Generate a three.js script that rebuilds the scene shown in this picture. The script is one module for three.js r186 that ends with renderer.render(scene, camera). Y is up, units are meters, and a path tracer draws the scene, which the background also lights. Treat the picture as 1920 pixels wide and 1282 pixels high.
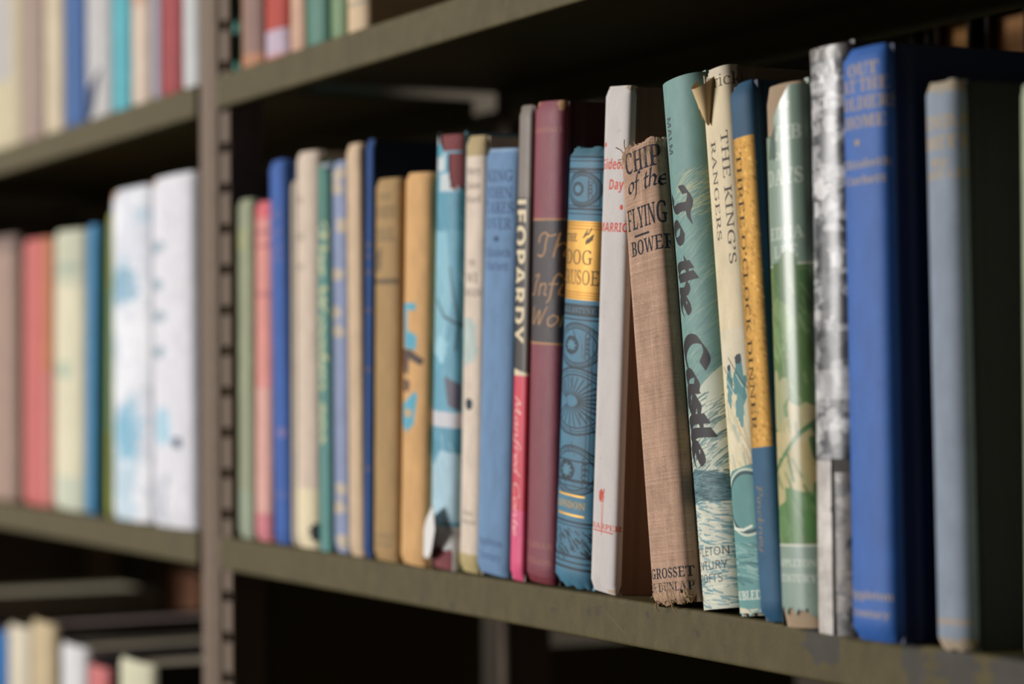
import * as THREE from 'three';
import { mergeGeometries } from 'three/addons/utils/BufferGeometryUtils.js';
import { RectAreaLightUniformsLib } from 'three/addons/lights/RectAreaLightUniformsLib.js';

// ---------------------------------------------------------------- camera, light, exposure
RectAreaLightUniformsLib.init();
const scene = new THREE.Scene();
scene.background = new THREE.Color(0.62, 0.68, 0.76);            // overcast sky outside the window
const FPX = 4500, IW = 1920, IH = 1282;                          // focal length in pixels of the 1920x1282 frame
const CAM = { yaw: 0.48519849, pitch: 0.01849176, roll: -0.00811571, pos: new THREE.Vector3(1.42361, 0.09318, 0.53734) };
const camera = new THREE.PerspectiveCamera(2 * Math.atan(IH / 2 / FPX) * 180 / Math.PI, IW / IH, 0.02, 60);
const fwd = new THREE.Vector3(-Math.cos(CAM.yaw) * Math.cos(CAM.pitch), Math.sin(CAM.pitch), -Math.sin(CAM.yaw) * Math.cos(CAM.pitch));
const rt0 = new THREE.Vector3().crossVectors(fwd, new THREE.Vector3(0, 1, 0)).normalize(), up0 = new THREE.Vector3().crossVectors(rt0, fwd);
const rt = rt0.clone().multiplyScalar(Math.cos(CAM.roll)).addScaledVector(up0, Math.sin(CAM.roll));
const up = up0.clone().multiplyScalar(Math.cos(CAM.roll)).addScaledVector(rt0, -Math.sin(CAM.roll));
camera.position.copy(CAM.pos); camera.up.copy(up); camera.lookAt(CAM.pos.clone().add(fwd));
camera.focus = 1.025; camera.userData.fStop = 5.2;
scene.add(camera);

const WIN = { x0: -9.8, x1: -3.4, y0: 0.05, y1: 3.6, z: 9 };  // the window opening in the wall across the aisle
const daylight = new THREE.RectAreaLight(new THREE.Color(1.0, 0.965, 0.93), 29, WIN.x1 - WIN.x0, WIN.y1 - WIN.y0);
daylight.position.set((WIN.x0 + WIN.x1) / 2, (WIN.y0 + WIN.y1) / 2, WIN.z - 0.03);
daylight.lookAt(daylight.position.x, daylight.position.y, -5);
scene.add(daylight);

const renderer = new THREE.WebGLRenderer({ antialias: true });
renderer.toneMapping = THREE.LinearToneMapping;
renderer.toneMappingExposure = 0.86;
renderer.shadowMap.enabled = true;

// ---------------------------------------------------------------- pixel <-> place
function ray(px, py) { return fwd.clone().addScaledVector(rt, (px - IW / 2) / FPX).addScaledVector(up, -(py - IH / 2) / FPX); }
function onZ(px, py, z) { const d = ray(px, py); return CAM.pos.clone().addScaledVector(d, (z - CAM.pos.z) / d.z); }
function onX(px, py, x) { const d = ray(px, py); return CAM.pos.clone().addScaledVector(d, (x - CAM.pos.x) / d.x); }
function proj(x, y, z) { const d = new THREE.Vector3(x, y, z).sub(CAM.pos), w = d.dot(fwd); return [IW / 2 + FPX * d.dot(rt) / w, IH / 2 - FPX * d.dot(up) / w]; }
// the x of the point that stands on height y(x), on plane z, in pixel column px
function xAt(px, yOf, z) { let py = 800, w; for (let i = 0; i < 6; i++) { w = onZ(px, py, z); py = proj(w.x, yOf(w.x), z)[1]; } return w.x; }

// ---------------------------------------------------------------- helpers
function rng(seed) { let s = seed >>> 0; return () => { s = (s + 0x6D2B79F5) | 0; let t = Math.imul(s ^ (s >>> 15), 1 | s); t = (t + Math.imul(t ^ (t >>> 7), 61 | t)) ^ t; return ((t ^ (t >>> 14)) >>> 0) / 4294967296; }; }
function hash(x, y, s) { let h = Math.imul(x | 0, 374761393) ^ Math.imul(y | 0, 668265263) ^ Math.imul(s | 0, 2147483629); h = Math.imul(h ^ (h >>> 13), 1274126177); return ((h ^ (h >>> 16)) >>> 0) / 4294967296; }
function vnoise(x, y, s) { const xi = Math.floor(x), yi = Math.floor(y), fx = x - xi, fy = y - yi, a = fx * fx * (3 - 2 * fx), b = fy * fy * (3 - 2 * fy);
  return (hash(xi, yi, s) * (1 - a) + hash(xi + 1, yi, s) * a) * (1 - b) + (hash(xi, yi + 1, s) * (1 - a) + hash(xi + 1, yi + 1, s) * a) * b; }
function fbm(x, y, s, o = 3) { let v = 0, a = 0.5, n = 0; for (let i = 0; i < o; i++) { v += a * vnoise(x, y, s + i * 17); n += a; a *= 0.5; x *= 2.03; y *= 2.03; } return v / n; }
const taken = {};
function numbered(n) { const k = taken[n] = (taken[n] ?? -1) + 1; return k ? `${n}_${String(k).padStart(3, '0')}` : n; }
function add(o, parent) { o.traverse(m => { if (m.isMesh) { m.castShadow = m.receiveShadow = true; } }); (parent || scene).add(o); return o; }
function part(name, geo, mat, parent) { const m = new THREE.Mesh(geo, mat); m.name = name; m.castShadow = m.receiveShadow = true; parent.add(m); return m; }
function thing(name, label, category, group) { const g = new THREE.Group(); g.name = numbered(name); g.userData = { label, category }; if (group) g.userData.group = group; scene.add(g); return g; }
function box(x0, x1, y0, y1, z0, z1) { const g = new THREE.BoxGeometry(x1 - x0, y1 - y0, z1 - z0); g.translate((x0 + x1) / 2, (y0 + y1) / 2, (z0 + z1) / 2); return g; }
function structure(name, geo, mat) { const m = new THREE.Mesh(geo, mat); m.name = name; m.userData = { kind: 'structure' }; return add(m); }
const rgb = (r, g, b) => `rgb(${r},${g},${b})`;
const col = (r, g, b) => new THREE.Color(rgb(r, g, b));

// shared relief: cloth weave, laid paper, paint
function reliefTexture(n, f) { const d = new Uint8Array(n * n * 4); for (let y = 0; y < n; y++) for (let x = 0; x < n; x++) { const v = Math.max(0, Math.min(255, 255 * f(x, y))), i = 4 * (y * n + x); d[i] = d[i + 1] = d[i + 2] = v; d[i + 3] = 255; }
  const t = new THREE.DataTexture(d, n, n); t.magFilter = THREE.LinearFilter; t.minFilter = THREE.LinearMipmapLinearFilter; t.generateMipmaps = true; t.wrapS = t.wrapT = THREE.RepeatWrapping; t.needsUpdate = true; return t; }
const weave = reliefTexture(128, (x, y) => { const a = Math.floor(x / 8), b = Math.floor(y / 8), over = (a + b) % 2, u = Math.sin(Math.PI * (x % 8 + 0.5) / 8), v = Math.sin(Math.PI * (y % 8 + 0.5) / 8); return (over ? u * 0.75 + v * 0.25 : v * 0.75 + u * 0.25) * (0.75 + 0.25 * hash(over ? a : b, over ? 3 : 9, 5)) * 0.85 + 0.12 * hash(x, y, 8); });
const twill = reliefTexture(128, (x, y) => 0.55 + 0.35 * Math.sin(2 * Math.PI * (x + y) / 8) * (0.6 + 0.4 * hash(x >> 3, y >> 3, 4)) + 0.12 * (hash(x, y, 2) - 0.5));
const paperRelief = reliefTexture(128, (x, y) => 0.5 + 0.3 * (hash(x, y, 3) - 0.5) + 0.4 * (hash(x >> 1, y >> 1, 6) - 0.5));
function repeated(t, a, b) { const c = t.clone(); c.repeat.set(a, b); c.needsUpdate = true; return c; }

// ---------------------------------------------------------------- printing on spines
const STROKES = {                                                 // pen lettering: x, y (baseline 0, x-height 1, ascender 1.8, down is negative)
  T: [1.45, [[0.05, 1.1], [0.1, 1.6], [0.5, 1.85], [1.0, 1.6], [1.45, 1.7]], [[0.82, 1.65], [0.78, 0.9], [0.82, 0.35], [0.6, 0.02], [0.2, 0.12]]],
  h: [1.0, [[0.15, 1.8], [0.15, 0]], [[0.15, 0.75], [0.5, 1.05], [0.78, 0.8], [0.75, 0.1], [0.95, 0.05]]],
  e: [0.85, [[0.12, 0.5], [0.75, 0.62], [0.6, 1], [0.2, 0.85], [0.12, 0.3], [0.4, 0], [0.78, 0.15]]],
  o: [0.95, [[0.45, 1], [0.12, 0.7], [0.18, 0.15], [0.5, 0], [0.82, 0.35], [0.78, 0.85], [0.45, 1]]],
  t: [0.7, [[0.3, 1.5], [0.28, 0.2], [0.45, 0], [0.7, 0.12]], [[0.02, 1], [0.65, 1.05]]],
  C: [1.35, [[1.2, 1.5], [0.8, 1.8], [0.2, 1.4], [0.1, 0.6], [0.5, 0], [1.2, 0.25]]],
  a: [1.0, [[0.75, 0.9], [0.4, 1], [0.1, 0.6], [0.2, 0.05], [0.6, 0.2], [0.75, 0.9]], [[0.76, 1], [0.74, 0.2], [0.98, 0.05]]],
  s: [0.75, [[0.65, 0.9], [0.3, 1], [0.15, 0.72], [0.55, 0.45], [0.58, 0.1], [0.25, 0], [0.02, 0.15]]],
  l: [0.5, [[0.2, 1.85], [0.18, 0.2], [0.45, 0.03]]],
  I: [0.8, [[0.2, 1.6], [0.6, 1.75], [0.4, 0.9], [0.35, 0.1], [0, 0.05]]],
  n: [1.0, [[0.12, 1], [0.15, 0]], [[0.15, 0.75], [0.5, 1.02], [0.75, 0.8], [0.75, 0.1], [0.98, 0.08]]],
  f: [0.7, [[0.75, 1.65], [0.5, 1.85], [0.3, 1.4], [0.28, -0.3], [0.1, -0.6]], [[0, 0.98], [0.62, 1]]],
  i: [0.45, [[0.18, 1], [0.18, 0.15], [0.42, 0.05]], [[0.2, 1.38], [0.26, 1.45]]],
  W: [1.8, [[0.05, 1.7], [0.3, 0.1], [0.85, 1.4], [1.05, 0.1], [1.6, 1.75]]],
  m: [1.45, [[0.1, 1], [0.13, 0]], [[0.13, 0.75], [0.4, 1], [0.62, 0.8], [0.62, 0]], [[0.62, 0.75], [0.95, 1], [1.15, 0.8], [1.15, 0.1], [1.42, 0.08]]],
  M: [1.7, [[0, 0.05], [0.25, 1.7], [0.7, 0.3], [1.2, 1.75], [1.3, 0.1], [1.6, 0.1]]],
  r: [0.75, [[0.12, 1], [0.16, 0]], [[0.16, 0.7], [0.45, 1.02], [0.7, 0.9]]],
  d: [1.0, [[0.72, 0.85], [0.35, 1], [0.1, 0.5], [0.3, 0], [0.7, 0.25]], [[0.8, 1.85], [0.74, 0.15], [0.98, 0.05]]],
  P: [1.2, [[0.3, 1.7], [0.25, 0]], [[0.05, 1.5], [0.7, 1.85], [1.05, 1.4], [0.7, 0.85], [0.3, 0.85]]],
  c: [0.8, [[0.7, 0.85], [0.4, 1], [0.12, 0.55], [0.3, 0.02], [0.74, 0.15]]],
  k: [0.9, [[0.15, 1.8], [0.15, 0]], [[0.7, 1], [0.2, 0.5], [0.85, 0.02]]],
  y: [0.95, [[0.12, 1], [0.2, 0.25], [0.5, 0.1], [0.75, 0.4]], [[0.78, 1], [0.7, -0.3], [0.3, -0.7], [0, -0.4]]],
  ' ': [0.7],
};
function smoothLine(p, n = 8) { if (p.length < 3) return p; const c = new THREE.CatmullRomCurve3(p.map(a => new THREE.Vector3(a[0], a[1], 0)), false, 'centripetal'); return c.getPoints(n * p.length).map(v => [v.x, v.y]); }
function penText(c, str, x, y, size, o = {}) {                    // broad-nib or plain pen writing; x, y = start of the baseline, running along angle rot
  c.save(); c.translate(x, y); c.rotate(o.rot || 0); c.scale(size * (o.wide || 1), -size); if (o.slant) c.transform(1, 0, o.slant, 1, 0, 0);
  const nib = o.nib ?? 0.2, ang = o.angle ?? 0.7, nx = Math.cos(ang) * nib / 2, ny = Math.sin(ang) * nib / 2; c.fillStyle = c.strokeStyle = o.color;
  let at = 0;
  for (const ch of str) { const g = STROKES[ch]; for (const st of g.slice(1)) { const p = smoothLine(st);
    if (o.pen) { c.lineWidth = o.pen; c.lineJoin = c.lineCap = 'round'; c.beginPath(); p.forEach((q, i) => i ? c.lineTo(at + q[0], q[1]) : c.moveTo(at + q[0], q[1])); c.stroke(); }
    else for (let i = 1; i < p.length; i++) { const a = p[i - 1], b = p[i]; for (const s of [1]) { c.beginPath(); c.moveTo(at + a[0] - nx, a[1] - ny * s); c.lineTo(at + a[0] + nx, a[1] + ny * s); c.lineTo(at + b[0] + nx, b[1] + ny * s); c.lineTo(at + b[0] - nx, b[1] - ny * s); c.closePath(); c.fill(); c.lineWidth = 0.05; c.stroke(); } } }
    at += g[0] * (o.space ?? 1.05); }
  c.restore(); return at * size;
}
class Sheet {                                                     // a printed spine in millimetres: x to the right, y down from the top edge
  constructor(w, h, ppm, base) { this.w = w * 1000; this.h = h * 1000; this.k = ppm / 1000; this.cv = document.createElement('canvas'); this.cv.width = Math.max(8, Math.round(this.w * this.k)); this.cv.height = Math.round(this.h * this.k);
    this.c = this.cv.getContext('2d'); this.c.scale(this.k, this.k); this.rect(0, 0, 1, 1, base); }
  rect(u0, v0, u1, v1, fill) { this.c.fillStyle = fill; this.c.fillRect(u0 * this.w, v0 * this.h, (u1 - u0) * this.w, (v1 - v0) * this.h); return this; }
  text(s, u, v, mm, fill, o = {}) { const c = this.c; c.save(); c.translate(u * this.w, v * this.h); c.rotate(o.rot || 0); c.font = `${o.bold === false ? '' : 'bold '}100px ${o.font || 'serif'}`; c.textAlign = o.align || 'center'; c.textBaseline = 'middle'; c.fillStyle = fill;
    const k = mm / 72, m = c.measureText(s).width * k; c.scale(k * (o.fit ? o.fit / m : o.wide || 1), k); if (o.slant) c.transform(1, 0, -o.slant, 1, 0, 0); c.fillText(s, 0, 0); c.restore(); return this; }
  blob(u, v, ru, rv, fill, seed = 1, rough = 0.3, n = 26) { const c = this.c; c.fillStyle = fill; c.beginPath(); for (let i = 0; i < n; i++) { const a = i / n * 2 * Math.PI, r = 1 - rough + 2 * rough * vnoise(3 * Math.cos(a) + 9, 3 * Math.sin(a) + 9, seed); const x = (u + ru * r * Math.cos(a)) * this.w, y = (v + rv * r * Math.sin(a)) * this.h; i ? c.lineTo(x, y) : c.moveTo(x, y); } c.closePath(); c.fill(); return this; }
  line(pts, fill, mm) { const c = this.c; c.strokeStyle = fill; c.lineWidth = mm; c.lineCap = c.lineJoin = 'round'; c.beginPath(); pts.forEach(([u, v], i) => i ? c.lineTo(u * this.w, v * this.h) : c.moveTo(u * this.w, v * this.h)); c.stroke(); return this; }
  poly(pts, fill) { const c = this.c; c.fillStyle = fill; c.beginPath(); pts.forEach(([u, v], i) => i ? c.lineTo(u * this.w, v * this.h) : c.moveTo(u * this.w, v * this.h)); c.closePath(); c.fill(); return this; }
  strokes(seed, n, u0, v0, u1, v1, len, tilt, cols, mm) { const r = rng(seed); for (let i = 0; i < n; i++) { const u = u0 + (u1 - u0) * r(), v = v0 + (v1 - v0) * r(), l = len * (0.4 + r()), t = tilt + 0.5 * (r() - 0.5), du = l * Math.cos(t) / this.w, dv = l * Math.sin(t) / this.h; this.line([[u, v], [u + du / 2, v + dv / 2 + 0.002 * (r() - 0.5)], [u + du, v + dv]], cols[Math.floor(r() * cols.length)], mm * (0.5 + r())); } return this; }
  grain(seed, amount = 0.06, patch = 0.08, thread = 0) { const W = this.cv.width, H = this.cv.height, im = this.c.getImageData(0, 0, W, H), d = im.data, k = this.k;   // fading, rubbing and dirt in the material
    for (let y = 0; y < H; y++) for (let x = 0; x < W; x++) { const i = 4 * (y * W + x); let f = 1 + amount * (hash(x, y, seed) - 0.5) + patch * (fbm(x / k / 5, y / k / 9, seed, 3) - 0.5) * 2;
      if (thread) f += thread * (0.5 * (hash(x >> 1, 7, seed) - 0.5) * vnoise(x / 3, y / 30, seed) * 2 + (hash(11, y >> 1, seed) - 0.5) * vnoise(x / 30, y / 3, seed + 3) * 1.2);
      const s = Math.max(0, fbm(x / k / 2.2, y / k / 2.2, seed + 40, 2) - 0.8) * 0.5; f -= s; d[i] *= f; d[i + 1] *= f; d[i + 2] *= f - 0.02 * s; }
    this.c.putImageData(im, 0, 0); return this; }
  texture() { const t = new THREE.CanvasTexture(this.cv); t.colorSpace = THREE.SRGBColorSpace; t.magFilter = THREE.LinearFilter; t.wrapS = t.wrapT = THREE.ClampToEdgeWrapping; return t; }
}

// ---------------------------------------------------------------- book anatomy
// cross-section of a spine seen from above: x over the thickness t, z from -s at the joints to 0 at the crest; n = 2 is round, larger is flatter
function spineProfile(t, s, n, cols) { const N = 400, P = []; for (let i = 0; i <= N; i++) { const a = Math.PI * (1 - i / N), c = Math.cos(a), q = Math.sin(a); P.push([t / 2 + t / 2 * Math.sign(c) * Math.pow(Math.abs(c), 2 / n), -s + s * Math.pow(Math.abs(q), 2 / n)]); }
  const L = [0]; for (let i = 1; i <= N; i++) L.push(L[i - 1] + Math.hypot(P[i][0] - P[i - 1][0], P[i][1] - P[i - 1][1]));
  const out = []; let j = 0; for (let k = 0; k <= cols; k++) { const l = L[N] * k / cols; while (j < N - 1 && L[j + 1] < l) j++; const f = (l - L[j]) / (L[j + 1] - L[j] || 1); out.push([P[j][0] + (P[j + 1][0] - P[j][0]) * f, P[j][1] + (P[j + 1][1] - P[j][1]) * f]); }
  const nrm = out.map((_, k) => { const a = out[Math.max(0, k - 1)], b = out[Math.min(cols, k + 1)], dx = b[0] - a[0], dz = b[1] - a[1], l = Math.hypot(dx, dz) || 1; return [-dz / l, dx / l]; });
  return { pts: out, nrm, length: L[N] }; }
// a shell along that cross-section; keep(u, v) says which cells are there (torn jackets), bend(u, v) moves a point: [out, up]
function shell(prof, h, thick, rows, { keep, bend, y0 = 0 } = {}) {
  const cols = prof.pts.length - 1, pos = [], nor = [], uv = [], idx = [], V = (k, r, inner) => { const [x, z] = prof.pts[k], [nx, nz] = prof.nrm[k], u = k / cols, v = r / rows, b = bend ? bend(u, v) : [0, 0], o = b[0] - (inner ? thick : 0); return [x + nx * o, y0 + v * h + b[1], z + nz * o]; };
  const G = []; for (let r = 0; r <= rows; r++) for (let k = 0; k <= cols; k++) G.push(V(k, r, false));
  const at = (k, r) => G[Math.max(0, Math.min(rows, r)) * (cols + 1) + Math.max(0, Math.min(cols, k))];
  for (const inner of [0, 1]) for (let r = 0; r <= rows; r++) for (let k = 0; k <= cols; k++) { pos.push(...(inner ? V(k, r, true) : at(k, r))); const a = at(k - 1, r), b = at(k + 1, r), c = at(k, r - 1), d = at(k, r + 1), e = new THREE.Vector3(b[0] - a[0], b[1] - a[1], b[2] - a[2]), f = new THREE.Vector3(d[0] - c[0], d[1] - c[1], d[2] - c[2]), m = e.cross(f).normalize(); if (inner) m.negate(); nor.push(m.x, m.y, m.z); uv.push(k / cols, r / rows); }
  const M = (rows + 1) * (cols + 1), id = (k, r, i) => i * M + r * (cols + 1) + k, on = (k, r) => k >= 0 && r >= 0 && k < cols && r < rows && (!keep || keep((k + 0.5) / cols, (r + 0.5) / rows));
  const wall = (k0, r0, k1, r1, n) => { const q = pos.length / 3; for (const [k, r, i] of [[k0, r0, 0], [k1, r1, 0], [k1, r1, 1], [k0, r0, 1]]) { const j = id(k, r, i); pos.push(pos[3 * j], pos[3 * j + 1], pos[3 * j + 2]); nor.push(...n); uv.push(k / cols, r / rows); } idx.push(q, q + 1, q + 2, q, q + 2, q + 3); };
  for (let r = 0; r < rows; r++) for (let k = 0; k < cols; k++) if (on(k, r)) { idx.push(id(k, r, 0), id(k + 1, r, 0), id(k + 1, r + 1, 0), id(k, r, 0), id(k + 1, r + 1, 0), id(k, r + 1, 0)); idx.push(id(k, r, 1), id(k + 1, r + 1, 1), id(k + 1, r, 1), id(k, r, 1), id(k, r + 1, 1), id(k + 1, r + 1, 1));
    const t = [prof.nrm[k][1], 0, -prof.nrm[k][0]]; if (!on(k, r - 1)) wall(k + 1, r, k, r, [0, -1, 0]); if (!on(k, r + 1)) wall(k, r + 1, k + 1, r + 1, [0, 1, 0]); if (!on(k - 1, r)) wall(k, r, k, r + 1, t.map(a => -a)); if (!on(k + 1, r)) wall(k + 1, r + 1, k + 1, r, t); }
  const g = new THREE.BufferGeometry(); g.setAttribute('position', new THREE.Float32BufferAttribute(pos, 3)); g.setAttribute('normal', new THREE.Float32BufferAttribute(nor, 3)); g.setAttribute('uv', new THREE.Float32BufferAttribute(uv, 2)); g.setIndex(idx); return g; }
// a cover board with its hinge groove; side -1 is the left board
function board(t, h, d, s, b, side) { const S = new THREE.Shape(), g = 0.0012, c = 0.0006; const p = [[0, s - 0.0005], [0, s + 0.001], [g, s + 0.003], [g, s + 0.006], [0, s + 0.0085], [0, d - c], [c, d], [b - c, d], [b, d - c], [b, s - 0.0005]];
  p.forEach(([x, z], i) => { const X = side < 0 ? x : t - x; i ? S.lineTo(X, z) : S.moveTo(X, z); }); const e = new THREE.ExtrudeGeometry(S, { depth: h, bevelEnabled: false, steps: 1 }); e.rotateX(-Math.PI / 2); return e; }
const pageRelief = reliefTexture(128, (x, y) => 0.35 + 0.5 * hash(x, 4, 1) + 0.15 * hash(x, y >> 4, 2));
function pageMaterial(r, g, b) { const k = `${r},${g},${b}`; return pageMaterial[k] ||= new THREE.MeshStandardMaterial({ color: col(r, g, b), roughness: 0.95, bumpMap: pageRelief, bumpScale: 0.0004 }); }
function pageBlock(t, h, d, s, b, sq) { const g = box(b + 0.0004, t - b - 0.0004, sq, h - sq, -d + 0.004, -s - 0.001), q = g.attributes.uv, p = g.attributes.position; for (let i = 0; i < q.count; i++) q.setXY(i, p.getX(i) / 0.02, (p.getZ(i) + p.getY(i)) / 0.1); return g; }
const cloths = {};
function clothMaterial(c, rough = 0.85) { const k = c.join() + rough; return cloths[k] ||= new THREE.MeshStandardMaterial({ color: col(...c), roughness: rough, bumpMap: weave100, bumpScale: 0.00012 }); }
const weave100 = repeated(weave, 100, 100);

const BOOKS = [];
/* o: px = [bottom left, bottom right, top left, top right] columns of the spine, top = its pixel row; shelf(x) = height it stands on; z = plane of the crest of the spine */
function book(o) {
  const shelf = o.shelf, z = o.z ?? -0.004, [bl, br, tl, tr] = o.px;
  const xb0 = xAt(bl, shelf, z), xb1 = xAt(br, shelf, z), topW = onZ((tl + tr) / 2, o.top, z), xt0 = onZ(tl, o.top, z).x, xt1 = onZ(tr, o.top, z).x;
  const y = shelf((xb0 + xb1) / 2), rise = topW.y - y, lean = o.lean ?? Math.atan2(xt0 - xb0, rise), h = o.h ?? rise / Math.cos(lean);
  let t = o.t ?? ((xb1 - xb0) + (o.bothWidths ? xt1 - xt0 : xb1 - xb0)) / 2 * (o.thin ?? 1);
  // what the photograph shows as the left edge is the silhouette of the rounded spine, a little inside its joint
  const s = o.s ?? Math.min(0.008, t * 0.2), n = o.n ?? 2.3, base0 = proj(xb0, y, z)[0];
  const dx = (proj(xb0 + 0.001, y, z)[0] - base0) / 0.001; let prof, shift;
  for (let k = 0; k < 3; k++) { prof = spineProfile(t, s, n, o.cols ?? 20); shift = (base0 - Math.min(...prof.pts.map(([x, pz]) => proj(xb0 + x, y, z + pz)[0]))) / dx;
    if (o.open && k < 2) { const q = xb0 + shift + t; t -= (proj(q, y, z - s)[0] - br) / (proj(q + 0.001, y, z - s)[0] - proj(q, y, z - s)[0]) * 0.001; } }   // open: its right joint is in sight
  const root = thing(o.name || 'hardcover_book', o.label, 'book', o.group);
  const pivot = lean > 0 ? t : 0, inner = new THREE.Vector3(-pivot, 0, 0);
  root.position.set(xb0 + shift + pivot, y, z); root.rotation.z = -lean;
  const d = o.d ?? 0.135, b = o.b ?? Math.min(0.0026, t * 0.14), sq = o.sq ?? 0.003;
  const ppm = o.ppm ?? 2600, sheet = new Sheet(prof.length, h, ppm, rgb(...o.base));
  sheet.V = py => (py - o.top) / (o.bot - o.top); sheet.mm = px => px * h * 1000 / (o.bot - o.top); sheet.mw = px => sheet.mm(px) / 0.47;   // rows and sizes read off the photograph
  if (o.draw) o.draw(sheet); sheet.grain(o.seed ?? (BOOKS.length * 7 + 3), o.grain ?? 0.05, o.patch ?? 0.06, o.thread ?? 0);
  const mat = new THREE.MeshPhysicalMaterial({ map: sheet.texture(), roughness: o.rough ?? 0.75, specularIntensity: o.spec ?? 0.5, metalness: 0 });
  if (o.relief) { mat.bumpMap = repeated(o.relief, prof.length / (o.pitch ?? 0.008), h / (o.pitch ?? 0.008)); mat.bumpScale = o.deep ?? 0.00015; }
  if (o.clearcoat) { mat.clearcoat = o.clearcoat; mat.clearcoatRoughness = o.coatRough ?? 0.35; }
  const jacket = !!o.under, cap = (u, v) => { const e = Math.max(0, Math.abs(v - 0.5) * 2 * h / 2 - (h / 2 - 0.004)) / 0.004; const w = o.ragged ? o.ragged * (fbm(u * 14, 3, 71 + (v > 0.5 ? 5 : 0), 3) - 0.5) * (v > 0.5 ? 1 : -1) * Math.pow(e, 0.7) : 0; return [-(o.curl ?? 0.0016) * e * e + (o.dent ? o.dent(u, v) : 0), w]; };
  if (o.gilt) { const M = new Sheet(prof.length, h, Math.min(ppm, 2400), '#000'); M.V = sheet.V; M.mm = sheet.mm; M.mw = sheet.mw; o.gilt(M); const mt = M.texture(); mt.colorSpace = THREE.NoColorSpace; mat.metalnessMap = mt; mat.metalness = 0.85; }   // gold leaf is metal
  if (jacket) { const pr = spineProfile(t - 0.0008, s - 0.0003, n, 16); for (const q of pr.pts) { q[0] += 0.0004; q[1] -= 0.0006; }
    shiftPart(part('spine', shell(pr, h - 0.0015, b * 0.6, 30, { bend: (u, v) => [-0.0012 * Math.pow(Math.max(0, Math.abs(v - 0.5) * 2 - 0.96) / 0.04, 2), 0] }), clothMaterial(o.under), root), inner);
    shiftPart(part('dust_jacket', shell(prof, h, 0.0003, o.rows ?? 40, { keep: o.keep, bend: o.bend }), mat, root), inner);
  } else shiftPart(part('spine', shell(prof, h, b * 0.7, o.rows ?? 48, { bend: cap, keep: o.keep }), mat, root), inner);
  const bm = o.boardMat || clothMaterial(o.board || o.base, o.rough ?? 0.8), hb = h - (o.headcap ?? 0.0006);
  for (const side of [-1, 1]) shiftPart(part('cover_board', board(t, hb, d, s, b, side), bm, root), inner);
  shiftPart(part('page_block', pageBlock(t, hb, d, s, b, sq), pageMaterial(...(o.pages || [196, 178, 146])), root), inner);
  const info = { root, t, h, d, s, b, z, lean, y, inner, prof, o }; BOOKS.push(info); return info;
}
function shiftPart(m, v) { m.position.copy(v); return m; }

// ---------------------------------------------------------------- the room
const plaster = new THREE.MeshStandardMaterial({ color: col(96, 88, 76), roughness: 0.95, bumpMap: repeated(paperRelief, 8, 8), bumpScale: 0.002 });
const lino = new THREE.MeshStandardMaterial({ color: col(34, 29, 24), roughness: 0.8, bumpMap: repeated(paperRelief, 10, 10), bumpScale: 0.001 });
const FL = -1.35, CE = 4.0, X0 = -11, X1 = 4.5, Z0 = -0.47, Z1 = 9, TH = 0.15;
structure('floor', box(X0 - TH, X1 + TH, FL - TH, FL, Z0 - TH, Z1 + TH), lino);
structure('ceiling', box(X0 - TH, X1 + TH, CE, CE + TH, Z0 - TH, Z1 + TH), plaster);
structure('wall_left', box(X0 - TH, X0, FL, CE, Z0 - TH, Z1 + TH), plaster);
structure('wall_right', box(X1, X1 + TH, FL, CE, Z0 - TH, Z1 + TH), plaster);
structure('wall_back', box(X0, X1, FL, CE, Z0 - TH, Z0), plaster);
// recess added to keep window light off the back wall: jambs left and right, wall above and a plinth below
const RX0 = -0.956, RX1 = 0.94, RY0 = -0.43, RY1 = 0.63, RZ = -0.006;
structure('added_recess_left', box(X0, RX0, FL, CE, Z0, RZ), plaster);
structure('added_recess_right', box(RX1, X1, FL, CE, Z0, RZ), plaster);
structure('added_recess_top', box(RX0, RX1, RY1, CE, Z0, RZ), plaster);
structure('added_recess_base', box(RX0, RX1, FL, RY0, Z0, RZ), plaster);
structure('wall_front', mergeGeometries([box(X0, WIN.x0, FL, CE, Z1, Z1 + TH), box(WIN.x1, X1, FL, CE, Z1, Z1 + TH), box(WIN.x0, WIN.x1, FL, WIN.y0, Z1, Z1 + TH), box(WIN.x0, WIN.x1, WIN.y1, CE, Z1, Z1 + TH)]), plaster);
{ const g = new THREE.Group(); g.name = 'window_1'; g.userData = { kind: 'structure' }; scene.add(g);
  const paint = new THREE.MeshStandardMaterial({ color: col(205, 200, 188), roughness: 0.6 }), w = 0.05, a = Z1 + 0.05, b = Z1 + 0.11;
  part('window_frame', mergeGeometries([box(WIN.x0, WIN.x0 + w, WIN.y0, WIN.y1, a, b), box(WIN.x1 - w, WIN.x1, WIN.y0, WIN.y1, a, b), box(WIN.x0 + w, WIN.x1 - w, WIN.y0, WIN.y0 + w, a, b), box(WIN.x0 + w, WIN.x1 - w, WIN.y1 - w, WIN.y1, a, b)]), paint, g);
  part('window_pane', box(WIN.x0 + w, WIN.x1 - w, WIN.y0 + w, WIN.y1 - w, a + 0.02, a + 0.024), new THREE.MeshPhysicalMaterial({ color: 0xffffff, transmission: 1, roughness: 0.02, thickness: 0 }), g); }

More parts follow.
